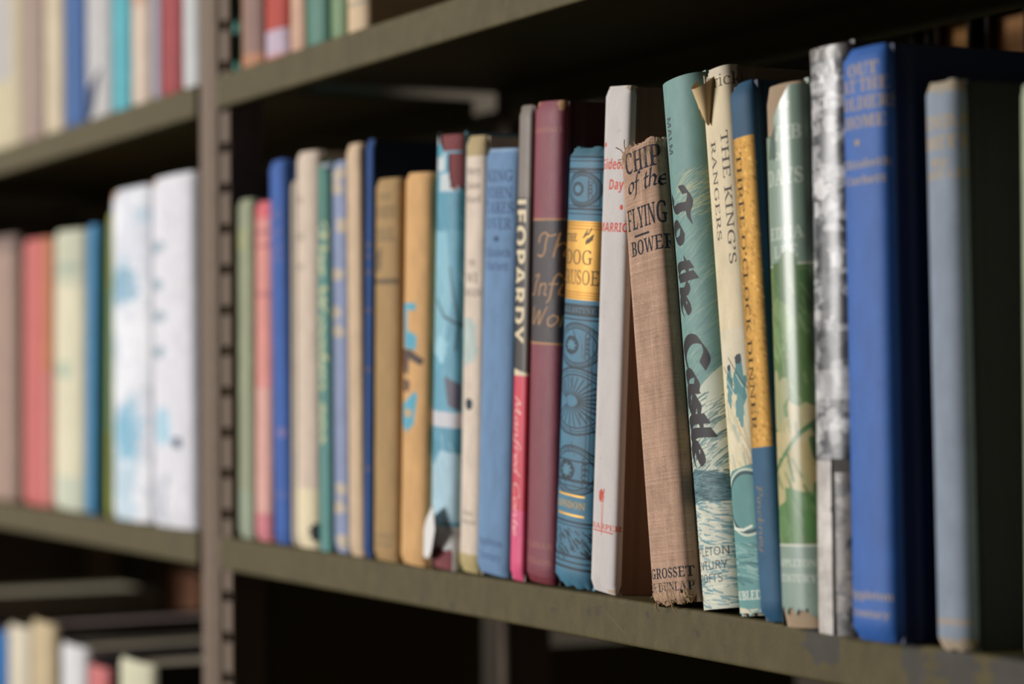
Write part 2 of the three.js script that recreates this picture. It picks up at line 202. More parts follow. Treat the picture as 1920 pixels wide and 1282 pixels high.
// ---------------------------------------------------------------- the steel bookcase
function paintTexture(seed, w, h, base, spots) { const S = new Sheet(w, h, 1400, rgb(...base)); spots && spots(S); S.grain(seed, 0.07, 0.1); return S.texture(); }
const BAY = 0.9144, GAP = 0.289, LIP = 0.0205, DEPTH = 0.2;
const shelfMain = x => 0.0012 - 0.004 * x, shelfLeft = x => 0.0012 - 0.004 * (x + 0.02), shelfUp = x => GAP, shelfUpLeft = x => GAP - 0.001, shelfLow = x => -GAP + 0.002;
const steel = col(88, 80, 53), steelPost = new THREE.MeshPhysicalMaterial({ specularIntensity: 0.3, color: col(122, 106, 92), roughness: 0.65, bumpMap: repeated(paperRelief, 40, 40), bumpScale: 0.00015 });
const steelPlain = new THREE.MeshPhysicalMaterial({ specularIntensity: 0.3, color: steel, roughness: 0.65, bumpMap: repeated(paperRelief, 30, 30), bumpScale: 0.00015 });
// a shelf pan with a folded front lip; the lip is its own part, rounded along its upper and lower edge
function lipGeometry(x0, x1, tall, zf) { const S = new THREE.Shape(), r = 0.0018; S.moveTo(zf - 0.012, 0); S.lineTo(zf - r, 0); S.quadraticCurveTo(zf, 0, zf, -r); S.lineTo(zf, -tall + r); S.quadraticCurveTo(zf, -tall, zf - r, -tall); S.lineTo(zf - 0.012, -tall); S.lineTo(zf - 0.012, -tall + 0.0012); S.lineTo(zf - 0.0022, -tall + 0.0012); S.lineTo(zf - 0.0022, -0.0012); S.lineTo(zf - 0.012, -0.0012); S.closePath();
  const g = new THREE.ExtrudeGeometry(S, { depth: x1 - x0, bevelEnabled: false, curveSegments: 5 }); g.rotateY(-Math.PI / 2); g.scale(-1, 1, 1); const ix = g.index; g.translate(x0, 0, 0);
  const p = g.attributes.position, n = g.attributes.normal; for (let i = 0; i < p.count; i += 3) { for (const a of [p, n]) { const t = [a.getX(i + 1), a.getY(i + 1), a.getZ(i + 1)]; a.setXYZ(i + 1, a.getX(i + 2), a.getY(i + 2), a.getZ(i + 2)); a.setXYZ(i + 2, ...t); } }
  const uv = g.attributes.uv; for (let i = 0; i < p.count; i++) uv.setXY(i, (p.getX(i) - x0) / (x1 - x0), 1 + p.getY(i) / tall); g.computeVertexNormals(); return g; }
function shelfUnit(x0, x1, yOf, seed, label, spots) { const tilt = Math.atan2(yOf(x1) - yOf(x0), x1 - x0), g = thing('steel_shelf', label, 'shelf', 'olive steel shelves'); g.position.set(x0, yOf(x0), 0); g.rotation.z = tilt;
  const L = x1 - x0, pan = box(0, L, -0.0012, 0, -DEPTH, -0.0119); part('shelf_pan', pan, new THREE.MeshPhysicalMaterial({ color: steel, roughness: 0.6, specularIntensity: 0.3, bumpMap: repeated(paperRelief, 60, 20), bumpScale: 0.0001 }), g);
  const S = new Sheet(L, LIP, 1600, rgb(88, 80, 53)); spots && spots(S); S.grain(seed, 0.07, 0.1);
  part('front_lip', lipGeometry(0, L, LIP, 0), new THREE.MeshPhysicalMaterial({ map: S.texture(), roughness: 0.65, specularIntensity: 0.3, bumpMap: repeated(paperRelief, 60, 2), bumpScale: 0.0001 }), g);
  part('rear_lip', box(0, L, -LIP, -0.0012, -DEPTH, -DEPTH + 0.0012), steelPlain, g); return g; }
const XP0 = -0.0205, XP1 = 0.0115;                                // faces of the post between the two bays
const scuffs = S => { const r = rng(5), L = S.w; for (let i = 0; i < 60; i++) { const u = r(), v = r(); S.line([[u, v], [u + (r() - 0.5) * 8 / L, v + (r() - 0.5) * 0.5]], r() < 0.5 ? 'rgba(140,132,108,0.35)' : 'rgba(60,54,42,0.4)', 0.15 + 0.25 * r()); }
  for (let i = 0; i < 14; i++) S.blob(0.3 + 0.65 * r(), r(), 1.2 / L * (1 + 2 * r()), 0.05 + 0.08 * r(), 'rgba(62,60,60,0.45)', i + 3, 0.5);
  for (const [u, w, q] of [[0.735, 0.012, 2], [0.80, 0.01, 5], [0.83, 0.016, 8], [0.86, 0.012, 3]]) S.blob(u, 0.35, w, 0.4, 'rgba(66,66,74,0.6)', q, 0.5);
  S.line([[0.415, 0.05], [0.416, 0.95]], 'rgba(70,62,48,0.5)', 0.4); S.line([[0.545, 0.35], [0.565, 0.75]], 'rgba(160,152,130,0.5)', 0.25); };
shelfUnit(XP1 + 0.0005, BAY - 0.022, shelfMain, 11, 'scuffed olive steel shelf carrying the tan canvas book and its row', scuffs);
shelfUnit(-BAY + 0.0125, XP0 - 0.008, shelfLeft, 12, 'olive steel shelf carrying the two white cloudy jackets');
shelfUnit(XP1 + 0.0005, BAY - 0.022, shelfUp, 13, 'olive steel shelf carrying the sea green and dark green books above');
shelfUnit(-BAY + 0.0125, XP0 - 0.008, shelfUpLeft, 14, 'olive steel shelf carrying the crimson and turquoise books');
shelfUnit(-BAY + 0.0125, XP0 - 0.008, shelfLow, 16, 'lowest olive steel shelf under the rose red and vivid blue books');
function upright(xc, label) { const g = thing('upright_post', label, 'post', 'slotted steel posts'); const a = xc + XP0, b = xc + XP1, yb = RY0 + 0.0005, yt = RY1 - 0.001;
  const S = new THREE.Shape(), r = 0.0015; S.moveTo(a, -0.03); S.lineTo(a, -r); S.quadraticCurveTo(a, 0, a + r, 0); S.lineTo(b - r, 0); S.quadraticCurveTo(b, 0, b, -r); S.lineTo(b, -0.03); S.closePath();
  const e = new THREE.ExtrudeGeometry(S, { depth: yt - yb, bevelEnabled: false }); e.rotateX(-Math.PI / 2); e.scale(1, 1, -1); { const p = e.attributes.position; for (let i = 0; i < p.count; i += 3) { const t = [p.getX(i + 1), p.getY(i + 1), p.getZ(i + 1)]; p.setXYZ(i + 1, p.getX(i + 2), p.getY(i + 2), p.getZ(i + 2)); p.setXYZ(i + 2, ...t); } e.computeVertexNormals(); } e.translate(0, yb, 0); part('post_cap', e, steelPost, g);
  for (const side of [-1, 1]) { const u0 = side > 0 ? b : a - 0.0135, u1 = side > 0 ? b + 0.0135 : a, P = new THREE.Shape(); const y0 = -0.42, y1 = 0.62; P.moveTo(u0, y0); P.lineTo(u1, y0); P.lineTo(u1, y1); P.lineTo(u0, y1); P.closePath();
    for (let y = -0.476 + 4 * 0.0254; y < y1 - 0.02; y += 0.0254) { const q = y + 0.0085, H = new THREE.Path(); H.moveTo(u0 + 0.0008, q - 0.0032); H.lineTo(u0 + 0.0008, q + 0.0032); H.lineTo(u1 - 0.0008, q + 0.0032); H.lineTo(u1 - 0.0008, q - 0.0032); H.closePath(); P.holes.push(H); }
    const f = new THREE.ExtrudeGeometry(P, { depth: 0.0016, bevelEnabled: false }); f.translate(0, 0, side > 0 ? -0.0038 : -0.022); part('slotted_flange', f, steelPost, g); }
  part('rear_post', box(xc - 0.02, xc + 0.0, yb, yt, -0.241, -0.213), steelPost, g);
  part('base_foot', box(xc - 0.02, xc + 0.012, yb, yb + 0.02, -0.213, -0.03), steelPost, g); return g; }
const posts = [[-1, 'slotted grey brown steel post behind the lower shelf books'], [0, 'slotted grey brown steel post dividing the two bays of books']].map(([k, l]) => upright(k * BAY, l));
// the plate that carries a lower shelf on the far side, hooked to the middle post
part('shelf_bracket', box(-0.002, 0.0, -0.36, -0.083, -0.44, -0.2415), steelPlain, posts[1]);
part('shelf_bracket', box(-0.0228, -0.0212, -GAP + 0.003, -0.03, -0.2, -0.0305), steelPlain, posts[1]);

// BOOKS
// ---------------------------------------------------------------- the books on the middle shelf, right bay
const CW = Math.PI / 2, ON = 'books on the middle shelf';
function blurText(S, lines, fill, o = {}) { for (const [s, py, px, w, u] of lines) S.text(s, u ?? 0.52, S.V(py), S.mm(px), fill, { fit: S.mw(w), ...o }); }

book({ shelf: shelfMain, px: [449, 482, 447, 480], t: 0.0255, top: 372, bot: 1003, base: [150, 156, 128], z: -0.006, n: 3, group: ON, label: 'sage green cloth book without lettering standing against the slotted post',
  draw: S => { S.rect(0, 0.86, 1, 1, 'rgba(150,166,150,0.5)'); S.blob(0.4, 0.12, 0.3, 0.03, 'rgba(170,174,120,0.6)', 4); } });
book({ shelf: shelfMain, px: [481, 516, 481, 511], top: 377, bot: 1006, base: [222, 150, 142], t: 0.0265, z: -0.006, group: ON, label: 'faded pink cloth book between the sage green and bright blue books',
  draw: S => { S.rect(0, 0, 1, 0.05, rgb(218, 108, 116)); for (const py of [430, 455, 545]) S.rect(0, S.V(py), 1, S.V(py + 9), 'rgba(170,104,110,0.6)'); S.rect(0, 0.55, 1, 0.92, 'rgba(224,176,166,0.8)'); S.rect(0, 0.92, 1, 1, rgb(208, 128, 136)); } });
book({ shelf: shelfMain, px: [517, 547, 506, 548], top: 299, bot: 1006, base: [58, 98, 172], z: -0.005, group: ON, label: 'bright blue book with faint pinkish lettering between pink and cream books',
  draw: S => { blurText(S, [['THE', 400, 16, 22], ['MAGIC', 432, 14, 26], ['YEARS', 462, 14, 26], ['MERRILL', 480, 12, 28]], 'rgba(150,120,160,0.6)'); S.blob(0.65, S.V(802), 0.18, 0.012, 'rgba(160,130,170,0.7)', 5); blurText(S, [['HOUSE', 917, 14, 26]], 'rgba(140,120,170,0.6)'); } });
book({ shelf: shelfMain, px: [548, 557, 546, 556], top: 338, bot: 1012, base: [176, 166, 150], z: -0.007, n: 3, name: 'thin_booklet', group: ON, label: 'thin grey white booklet squeezed between blue and cream books', b: 0.0006 });
book({ shelf: shelfMain, px: [558, 600, 557, 594], top: 283, bot: 1015, base: [214, 196, 178], z: -0.004, group: ON, label: 'cream book with pale yellow paper strip and dark notch near its foot',
  draw: S => { blurText(S, [['Mr', 372, 14, 14, 0.4], ['Smith', 440, 14, 18, 0.4], ['Stern', 495, 14, 18, 0.4]], 'rgba(120,112,100,0.8)'); S.rect(0, S.V(905), 1, 1, rgb(232, 218, 184)); S.blob(0.9, S.V(985), 0.22, 0.02, rgb(40, 52, 48), 3, 0.4); } });
book({ shelf: shelfMain, px: [601, 628, 596, 627], top: 300, bot: 1018, base: [92, 144, 140], t: 0.0165, z: -0.004, n: 2.6, under: [178, 182, 196], group: ON, label: 'teal jacket with pale yellow brush lettering, torn white at its top',
  keep: (u, v) => v < 0.985 - 0.02 * fbm(u * 6, 2, 4, 2) + 0.008, rows: 120, draw: S => { S.rect(0, 0, 1, S.V(312), 'rgba(196,200,206,0.8)'); S.rect(0, S.V(312), 1, S.V(420), 'rgba(80,128,118,0.9)'); penText(S.c, 'The Wooden Sea'.replace('S', 's').replace('W', 'W'), S.w * 0.36, S.h * S.V(415), S.mm(16), { rot: CW, nib: 0.34, wide: 1.75, color: rgb(206, 206, 158) }); } });
book({ shelf: shelfMain, px: [629, 656, 624, 654], top: 300, bot: 1024, base: [140, 152, 184], z: -0.006, n: 3, group: ON, label: 'pale lavender blue book with large cream letters beside the teal jacket',
  draw: S => { for (const [py, u] of [[325, 0.6], [350, 0.5], [420, 0.7], [510, 0.4], [580, 0.35], [615, 0.45], [905, 0.6], [940, 0.5], [1003, 0.6]]) S.blob(u, S.V(py), 0.3, 0.018, 'rgba(206,186,156,0.85)', py, 0.4); } });
book({ shelf: shelfMain, px: [656, 683, 650, 686], top: 267, bot: 1030, base: [206, 180, 150], z: -0.003, n: 3.2, group: ON, label: 'tall plain tan cream book left of the dark navy spine' });
book({ shelf: shelfMain, px: [684, 700, 688, 714], top: 259, bot: 1032, base: [34, 76, 138], z: -0.004, n: 2.4, open: true, board: [22, 34, 58], group: ON, label: 'narrow navy blue book whose shade-darkened cover rises behind two short tan books',  // board colour darkened for the shade on the side away from the window
  draw: S => { for (const py of [455, 475, 505, 575, 685, 868]) S.blob(0.5, S.V(py), 0.3, 0.006, 'rgba(120,100,120,0.7)', py); } });
book({ shelf: shelfMain, px: [702, 749, 706, 754], top: 334, bot: 1043, base: [170, 138, 92], z: 0.001, n: 2.8, group: ON, label: 'ochre cloth book with a dark stamped lettering panel, beside navy spine',
  draw: S => { blurText(S, [['THE', 368, 12, 22], ['NORTH', 398, 20, 38], ['TRAIL', 438, 24, 38]], 'rgba(96,84,66,0.75)'); S.line([[0.15, S.V(450)], [0.15, S.V(525)], [0.85, S.V(525)]], 'rgba(96,84,66,0.7)', 1.2); S.blob(0.35, S.V(485), 0.1, 0.03, 'rgba(90,80,66,0.7)', 4, 0.5); S.rect(0.12, S.V(520), 0.88, S.V(530), 'rgba(96,84,66,0.8)'); blurText(S, [['GROSSET', 998, 8, 34], ['DUNLAP', 1013, 8, 32]], 'rgba(110,98,84,0.8)'); } });
book({ shelf: shelfMain, px: [752, 806, 762, 821], top: 323, bot: 1052, base: [214, 168, 112], t: 0.031, z: 0.002, n: 2.7, group: ON, label: 'orange tan book with sky blue and black figure stamped mid spine', cols: 24,
  draw: S => { const B = rgb(96, 172, 196), K = rgb(86, 74, 70); S.poly([[0.2, S.V(565)], [0.62, S.V(565)], [0.62, S.V(578)], [0.34, S.V(578)], [0.34, S.V(615)], [0.66, S.V(625)], [0.64, S.V(652)], [0.24, S.V(648)]], B); S.poly([[0.16, S.V(650)], [0.5, S.V(652)], [0.84, S.V(668)], [0.78, S.V(680)], [0.42, S.V(668)], [0.4, S.V(700)], [0.22, S.V(695)]], K);
    S.blob(0.34, S.V(718), 0.12, 0.02, K, 7); S.poly([[0.62, S.V(728)], [0.7, S.V(735)], [0.6, S.V(790)], [0.36, S.V(806)], [0.2, S.V(790)], [0.22, S.V(755)]], B); S.blob(0.42, S.V(770), 0.1, 0.012, rgb(214, 168, 112), 2); } });

// the turquoise jacket: its corners are torn away and show the maroon cloth
{ const B = book({ shelf: shelfMain, px: [808, 862, 822, 872], top: 247, bot: 1062, base: [98, 162, 186], t: 0.029, z: 0.0, n: 2.5, under: [142, 74, 78], group: ON, label: 'turquoise and white jacket torn at both ends, showing maroon cloth', rows: 200, cols: 30, rough: 0.55,
  keep: (u, v) => { const w = 0.03 * (fbm(u * 8, v * 30, 5, 2) - 0.5); if (v > 0.952 && u > 0.25 + 6 * (0.985 - v) + w * 3 && u < 0.93) return v < 0.957; if (v > 0.87 + w && u > 0.66 + w * 2 - 0.9 * (v - 0.87)) return u > 0.97 - 0.1 * w; if (v < 0.045 + w && u > 0.2 && u < 0.86) return false; return true; },
  draw: S => { const Wt = 'rgba(206,212,214,0.95)'; S.rect(0, 0, 0.5, S.V(320), Wt); S.blob(0.3, S.V(283), 0.14, 0.015, rgb(78, 160, 184), 3); S.rect(0.35, S.V(325), 0.85, S.V(358), Wt); S.rect(0, S.V(360), 1, S.V(430), 'rgba(78,146,170,0.9)'); S.poly([[0, S.V(430)], [0.6, S.V(435)], [0.75, S.V(560)], [0.5, S.V(680)], [0, S.V(640)]], 'rgba(140,194,212,0.9)'); S.line([[0.3, S.V(560)], [0.55, S.V(590)], [0.95, S.V(606)]], rgb(60, 92, 104), 1.6); S.line([[0.7, S.V(500)], [0.9, S.V(600)], [0.85, S.V(650)]], 'rgba(60,100,112,0.8)', 1.8); S.blob(0.45, S.V(650), 0.25, 0.03, 'rgba(160,210,226,0.9)', 9); S.poly([[0.6, S.V(700)], [0.95, S.V(715)], [0.95, S.V(765)], [0.7, S.V(755)]], rgb(92, 88, 104)); S.rect(0, S.V(768), 1, S.V(797), rgb(206, 206, 212)); S.rect(0, S.V(797), 1, S.V(850), rgb(84, 150, 176)); S.poly([[0, S.V(850)], [0.3, S.V(870)], [0.5, S.V(840)], [1, S.V(845)], [1, S.V(970)], [0, S.V(985)]], rgb(170, 204, 220)); S.rect(0, S.V(980), 1, 1, rgb(216, 216, 214)); S.strokes(8, 40, 0, 0.15, 1, 0.85, 6, 1.2, ['rgba(200,224,232,0.5)', 'rgba(70,130,152,0.5)'], 0.8); } });
  // a scrap of jacket folded outwards at the foot
  const P = new THREE.Shape(); P.moveTo(0, 0.02); P.quadraticCurveTo(-0.012, 0.012, -0.007, 0.0); P.quadraticCurveTo(0.004, -0.003, 0.012, 0.004); P.lineTo(0.02, 0.016); P.lineTo(0.014, 0.028); P.closePath();
  const f = new THREE.ExtrudeGeometry(P, { depth: 0.0004, bevelEnabled: false, curveSegments: 6 }); f.rotateY(-0.25); f.translate(0.004, 0.005, 0.0012); part('jacket_scrap', f, new THREE.MeshStandardMaterial({ color: col(218, 218, 214), roughness: 0.8 }), B.root).position.copy(B.inner); }
book({ shelf: shelfMain, px: [863, 894, 876, 919], top: 254, bot: 1067, base: [220, 204, 188], z: -0.003, n: 2.8, t: 0.0215, group: ON, label: 'cream jacket with olive bands at head and foot and a small dark oval', cols: 22,
  draw: S => { S.rect(0, 0, 1, S.V(292), rgb(178, 158, 118)); S.rect(0, S.V(1032), 1, 1, rgb(186, 168, 118)); blurText(S, [['Mary', 320, 13, 26], ['Jane', 347, 13, 26], ['Ward', 373, 13, 26], ['THE', 490, 9, 14], ['WI', 518, 16, 22], ['SWAN', 545, 15, 32], ['DIAL', 955, 8, 20], ['PRESS', 972, 8, 26]], 'rgba(128,116,106,0.85)'); S.blob(0.4, S.V(640), 0.36, 0.05, 'rgba(170,196,196,0.7)', 3, 0.4); S.blob(0.5, S.V(753), 0.14, 0.014, rgb(44, 62, 68), 2, 0.1); } });
book({ shelf: shelfMain, px: [895, 956, 914, 971], top: 281, bot: 1075, base: [112, 146, 184], z: -0.003, n: 3.4, group: ON, label: 'powder blue cloth book stamped in dark blue capitals beside striped grey-red jacket', cols: 24, ppm: 3600, relief: weave, rough: 0.7,
  draw: S => { blurText(S, [['KING', 333, 20, 48], ['JOHN', 364, 20, 48], ['TAKES', 392, 20, 52], ['OVER', 421, 20, 46], ['Elizabeth', 474, 15, 46], ['Corbett', 500, 15, 40]], 'rgba(64,86,122,0.9)'); S.blob(0.5, S.V(449), 0.07, 0.006, rgb(64, 86, 122), 3); blurText(S, [['Appleton', 1013, 14, 44], ['Century', 1040, 14, 40]], 'rgba(66,90,128,0.9)'); S.rect(0, 0, 1, 0.008, 'rgba(150,178,206,0.8)'); } });
book({ shelf: shelfMain, px: [957, 987, 975, 1003], top: 197, bot: 1081, base: [124, 114, 106], z: -0.002, n: 3, t: 0.0135, group: ON, label: 'grey and hot pink jacket titled in cream block capitals down its spine', cols: 20, ppm: 4200, rough: 0.5,
  draw: S => { S.rect(0, S.V(368), 1, S.V(696), rgb(58, 54, 52)); S.rect(0.72, S.V(368), 1, S.V(696), rgb(104, 96, 90)); S.text('JEOPARDY', 0.4, S.V(503), S.w * 0.66, rgb(226, 208, 172), { rot: CW, font: 'sans-serif', fit: S.mm(272) }); S.poly([[0, S.V(684)], [1, S.V(694)], [1, S.V(702)], [0, S.V(698)]], rgb(226, 208, 176)); S.rect(0, S.V(699), 1, S.V(950), rgb(214, 66, 88)); S.rect(0, S.V(950), 1, 1, rgb(222, 84, 128)); penText(S.c, 'Manfred Conte', S.w * 0.3, S.h * S.V(738), S.mm(13), { rot: CW, pen: 0.15, wide: 1.5, slant: 0.25, color: rgb(238, 204, 190) }); } });
book({ shelf: shelfMain, px: [988, 1042, 1005, 1060], top: 190, bot: 1086, base: [130, 62, 76], z: -0.002, n: 2.6, s: 0.006, t: 0.0285, board: [64, 26, 34], group: ON, label: 'tall maroon leather-grain book with a black title band edged in gold', cols: 30, ppm: 4200, rough: 0.5, relief: paperRelief, pitch: 0.02, deep: 0.0002,  // board: the maroon with its side shade painted in
  draw: S => { blurText(S, [['MARSHALL', 243, 10, 52]], 'rgba(176,124,84,0.75)', { bold: false }); S.rect(0, S.V(408), 1, S.V(638), rgb(66, 58, 62)); S.rect(0, S.V(407), 1, S.V(411), rgb(180, 130, 84)); S.rect(0, S.V(637), 1, S.V(641), rgb(180, 130, 84)); const g = rgb(188, 140, 86), p = (s, u, py, k, w) => penText(S.c, s, S.w * u, S.h * S.V(py), S.mm(k), { pen: 0.13, slant: 0.22, wide: w, color: g }); p('The', 0.34, 478, 24, 1.5); p('Infinite', 0.2, 550, 22, 1.5); p('Woman', 0.2, 606, 20, 1.6); blurText(S, [['FARRAR', 1015, 11, 44], ['STRAUS', 1046, 11, 42]], 'rgba(172,118,84,0.75)', { bold: false }); S.rect(0, 0.985, 1, 1, rgb(118, 44, 54)); S.blob(0.86, 0.006, 0.1, 0.012, rgb(184, 140, 100), 5, 0.5); S.blob(0.2, 0.004, 0.12, 0.005, rgb(170, 120, 90), 6, 0.5); } });

// the decorated blue book: pressed rings, bands and a gilt title panel
book({ shelf: shelfMain, px: [1041, 1108, 1070, 1134], top: 279, bot: 1101, base: [74, 124, 150], z: -0.001, n: 2.3, group: ON, label: 'ornate blue Victorian cloth book with pressed black rings and gilt title panel', cols: 34, ppm: 5000, rough: 0.55, curl: 0.003, ragged: 0.003, gilt: M => { M.rect(0, M.V(416), 1, M.V(563), '#fff'); for (const py of [926, 963]) M.rect(0.22, M.V(py), 0.82, M.V(py + 4), '#fff'); },
  draw: S => { const K = 'rgba(26,40,52,0.85)', c = S.c; const bar = (py, px, f = K) => S.rect(0, S.V(py), 1, S.V(py + px), f); for (const [py, px] of [[296, 3], [304, 2], [318, 5], [392, 4], [402, 2], [571, 22], [598, 3], [866 - 4, 3], [898, 5], [910, 2], [976, 4], [984, 2], [1040, 4], [1052, 3], [1062, 5]]) bar(py, px);
    const ring = (py, r, k) => { const x = S.w * 0.56, y = S.h * S.V(py); c.strokeStyle = K; for (const [q, w] of [[1, 1.0], [0.9, 0.4], [0.8, 0.7]]) { c.lineWidth = w; c.beginPath(); c.ellipse(x, y, S.mw(r) * q * 0.92, S.mm(r) * q * 1.15, 0, 0, 7); c.stroke(); } if (k === 'shell') { for (let i = 0; i < 22; i++) { const a = -2.6 + i * 0.24; c.lineWidth = 0.9; c.beginPath(); c.moveTo(x - 3 + S.mw(r) * 0.2 * Math.cos(a), y + S.mm(r) * 0.2 * Math.sin(a)); c.lineTo(x - 1 + S.mw(r) * 0.72 * Math.cos(a), y + S.mm(r) * 0.85 * Math.sin(a)); c.stroke(); } } else { c.fillStyle = K; c.beginPath(); c.ellipse(x - S.mw(r) * 0.25, y, S.mw(r) * 0.36, S.mm(r) * 0.48, 0, 0, 7); c.fill(); c.fillStyle = rgb(86, 136, 160); c.beginPath(); for (let i = 0; i < 16; i++) { const a = i * Math.PI / 8, q = i % 2 ? 0.16 : 0.28; c.lineTo(x - S.mw(r) * 0.25 + S.mw(r) * q * Math.cos(a), y + S.mm(r) * q * 1.3 * Math.sin(a)); } c.fill(); for (let i = 0; i < 5; i++) { c.lineWidth = 0.6; c.beginPath(); c.arc(x + S.mw(r) * 0.45, y - S.mm(r) * (0.5 - i * 0.25), 1.6, 0.5 * i, 4.5 + 0.5 * i); c.stroke(); } } };
    c.strokeStyle = K; c.lineWidth = 0.5; c.strokeRect(S.w * 0.12, S.h * S.V(326), S.w * 0.76, S.h * (S.V(388) - S.V(326))); ring(357, 28, 'star'); ring(648, 36, 'star'); ring(752, 54, 'shell'); ring(884 - 2, 40, 'star'); S.strokes(4, 70, 0.1, S.V(612), 0.9, S.V(905), 3, 1.1, ['rgba(26,40,52,0.55)'], 0.5); S.strokes(6, 60, 0.05, S.V(990), 0.95, S.V(1038), 4, 0.6, [K, 'rgba(26,40,52,0.6)'], 0.9);
    bar(326, 1); for (const u of [0.8, 0.86]) S.line([[u, S.V(612)], [u, S.V(900)]], 'rgba(26,40,52,0.6)', 0.5); S.rect(0, S.V(571), 1, S.V(593), rgb(38, 54, 66)); S.text('BALLANTYNE', 0.5, S.V(582), S.mm(10), rgb(92, 128, 146), { fit: S.mw(58) });
    const G = rgb(166, 128, 68), g2 = rgb(120, 86, 38); S.rect(0, S.V(416), 1, S.V(563), G); for (const py of [419, 424, 430, 548, 553, 558]) bar(py, 1.6, g2); const D = rgb(60, 52, 40); S.text('THE', 0.34, S.V(447), S.mm(15), D, { fit: S.mw(24) }); S.strokes(3, 9, 0.62, S.V(440), 0.76, S.V(458), 4, -0.7, [D], 0.8); S.text('DOG', 0.5, S.V(484), S.mm(27), D, { fit: S.mw(46), bold: false }); S.text('CRUSOE', 0.5, S.V(521), S.mm(27), D, { fit: S.mw(62), bold: false });
    for (const py of [926, 963]) S.rect(0.22, S.V(py), 0.82, S.V(py + 4), rgb(196, 152, 72)); S.text('LONDON', 0.5, S.V(946), S.mm(13), rgb(196, 152, 72), { fit: S.mw(50) }); S.rect(0, 0, 1, 0.02, 'rgba(70,110,126,0.8)'); } });

book({ shelf: shelfMain, px: [1108, 1166, 1137, 1186], top: 163, bot: 1109, base: [206, 200, 198], z: -0.002, n: 5, s: 0.0045, open: true, board: [112, 86, 68], group: ON, label: 'white cloth book with small red lettering and red torch at its foot', cols: 30, ppm: 5200, rough: 0.8, relief: weave, pitch: 0.009, deep: 0.0001, patch: 0.03, pages: [206, 190, 160],  // brown board colour holds the shade and tan bounce on its white cover
  draw: S => { const R = rgb(204, 84, 66); S.blob(0.22, S.V(272), 0.035, 0.005, R, 2, 0.1); S.text('Gideon’s', 0.55, S.V(308), S.mm(19), R, { fit: S.mw(52), slant: 0.12, font: 'sans-serif' }); S.text('Day', 0.58, S.V(346), S.mm(19), R, { fit: S.mw(25), slant: 0.12, font: 'sans-serif' }); S.blob(0.76, S.V(388), 0.04, 0.0055, R, 2, 0.1); S.text('MARRIC', 0.5, S.V(425), S.mm(17), R, { fit: S.mw(48), slant: 0.1, font: 'sans-serif' });
    S.text('HARPER', 0.54, S.V(985), S.mm(10), R, { fit: S.mw(48) }); S.line([[0.2, S.V(994)], [0.8, S.V(994)]], R, 0.5); S.line([[0.44, S.V(938)], [0.47, S.V(1001)], [0.5, S.V(938)]], R, 0.4); S.strokes(9, 26, 0.36, S.V(922), 0.5, S.V(940), 2.2, -1.4, [R, rgb(196, 96, 76)], 0.6); S.blob(0.1, 0.004, 0.12, 0.004, 'rgba(150,130,100,0.7)', 3, 0.5); S.blob(0.85, 0.004, 0.12, 0.005, 'rgba(150,130,100,0.7)', 8, 0.5); S.blob(0.8, 0.994, 0.14, 0.004, 'rgba(186,160,132,0.8)', 4, 0.5); } });

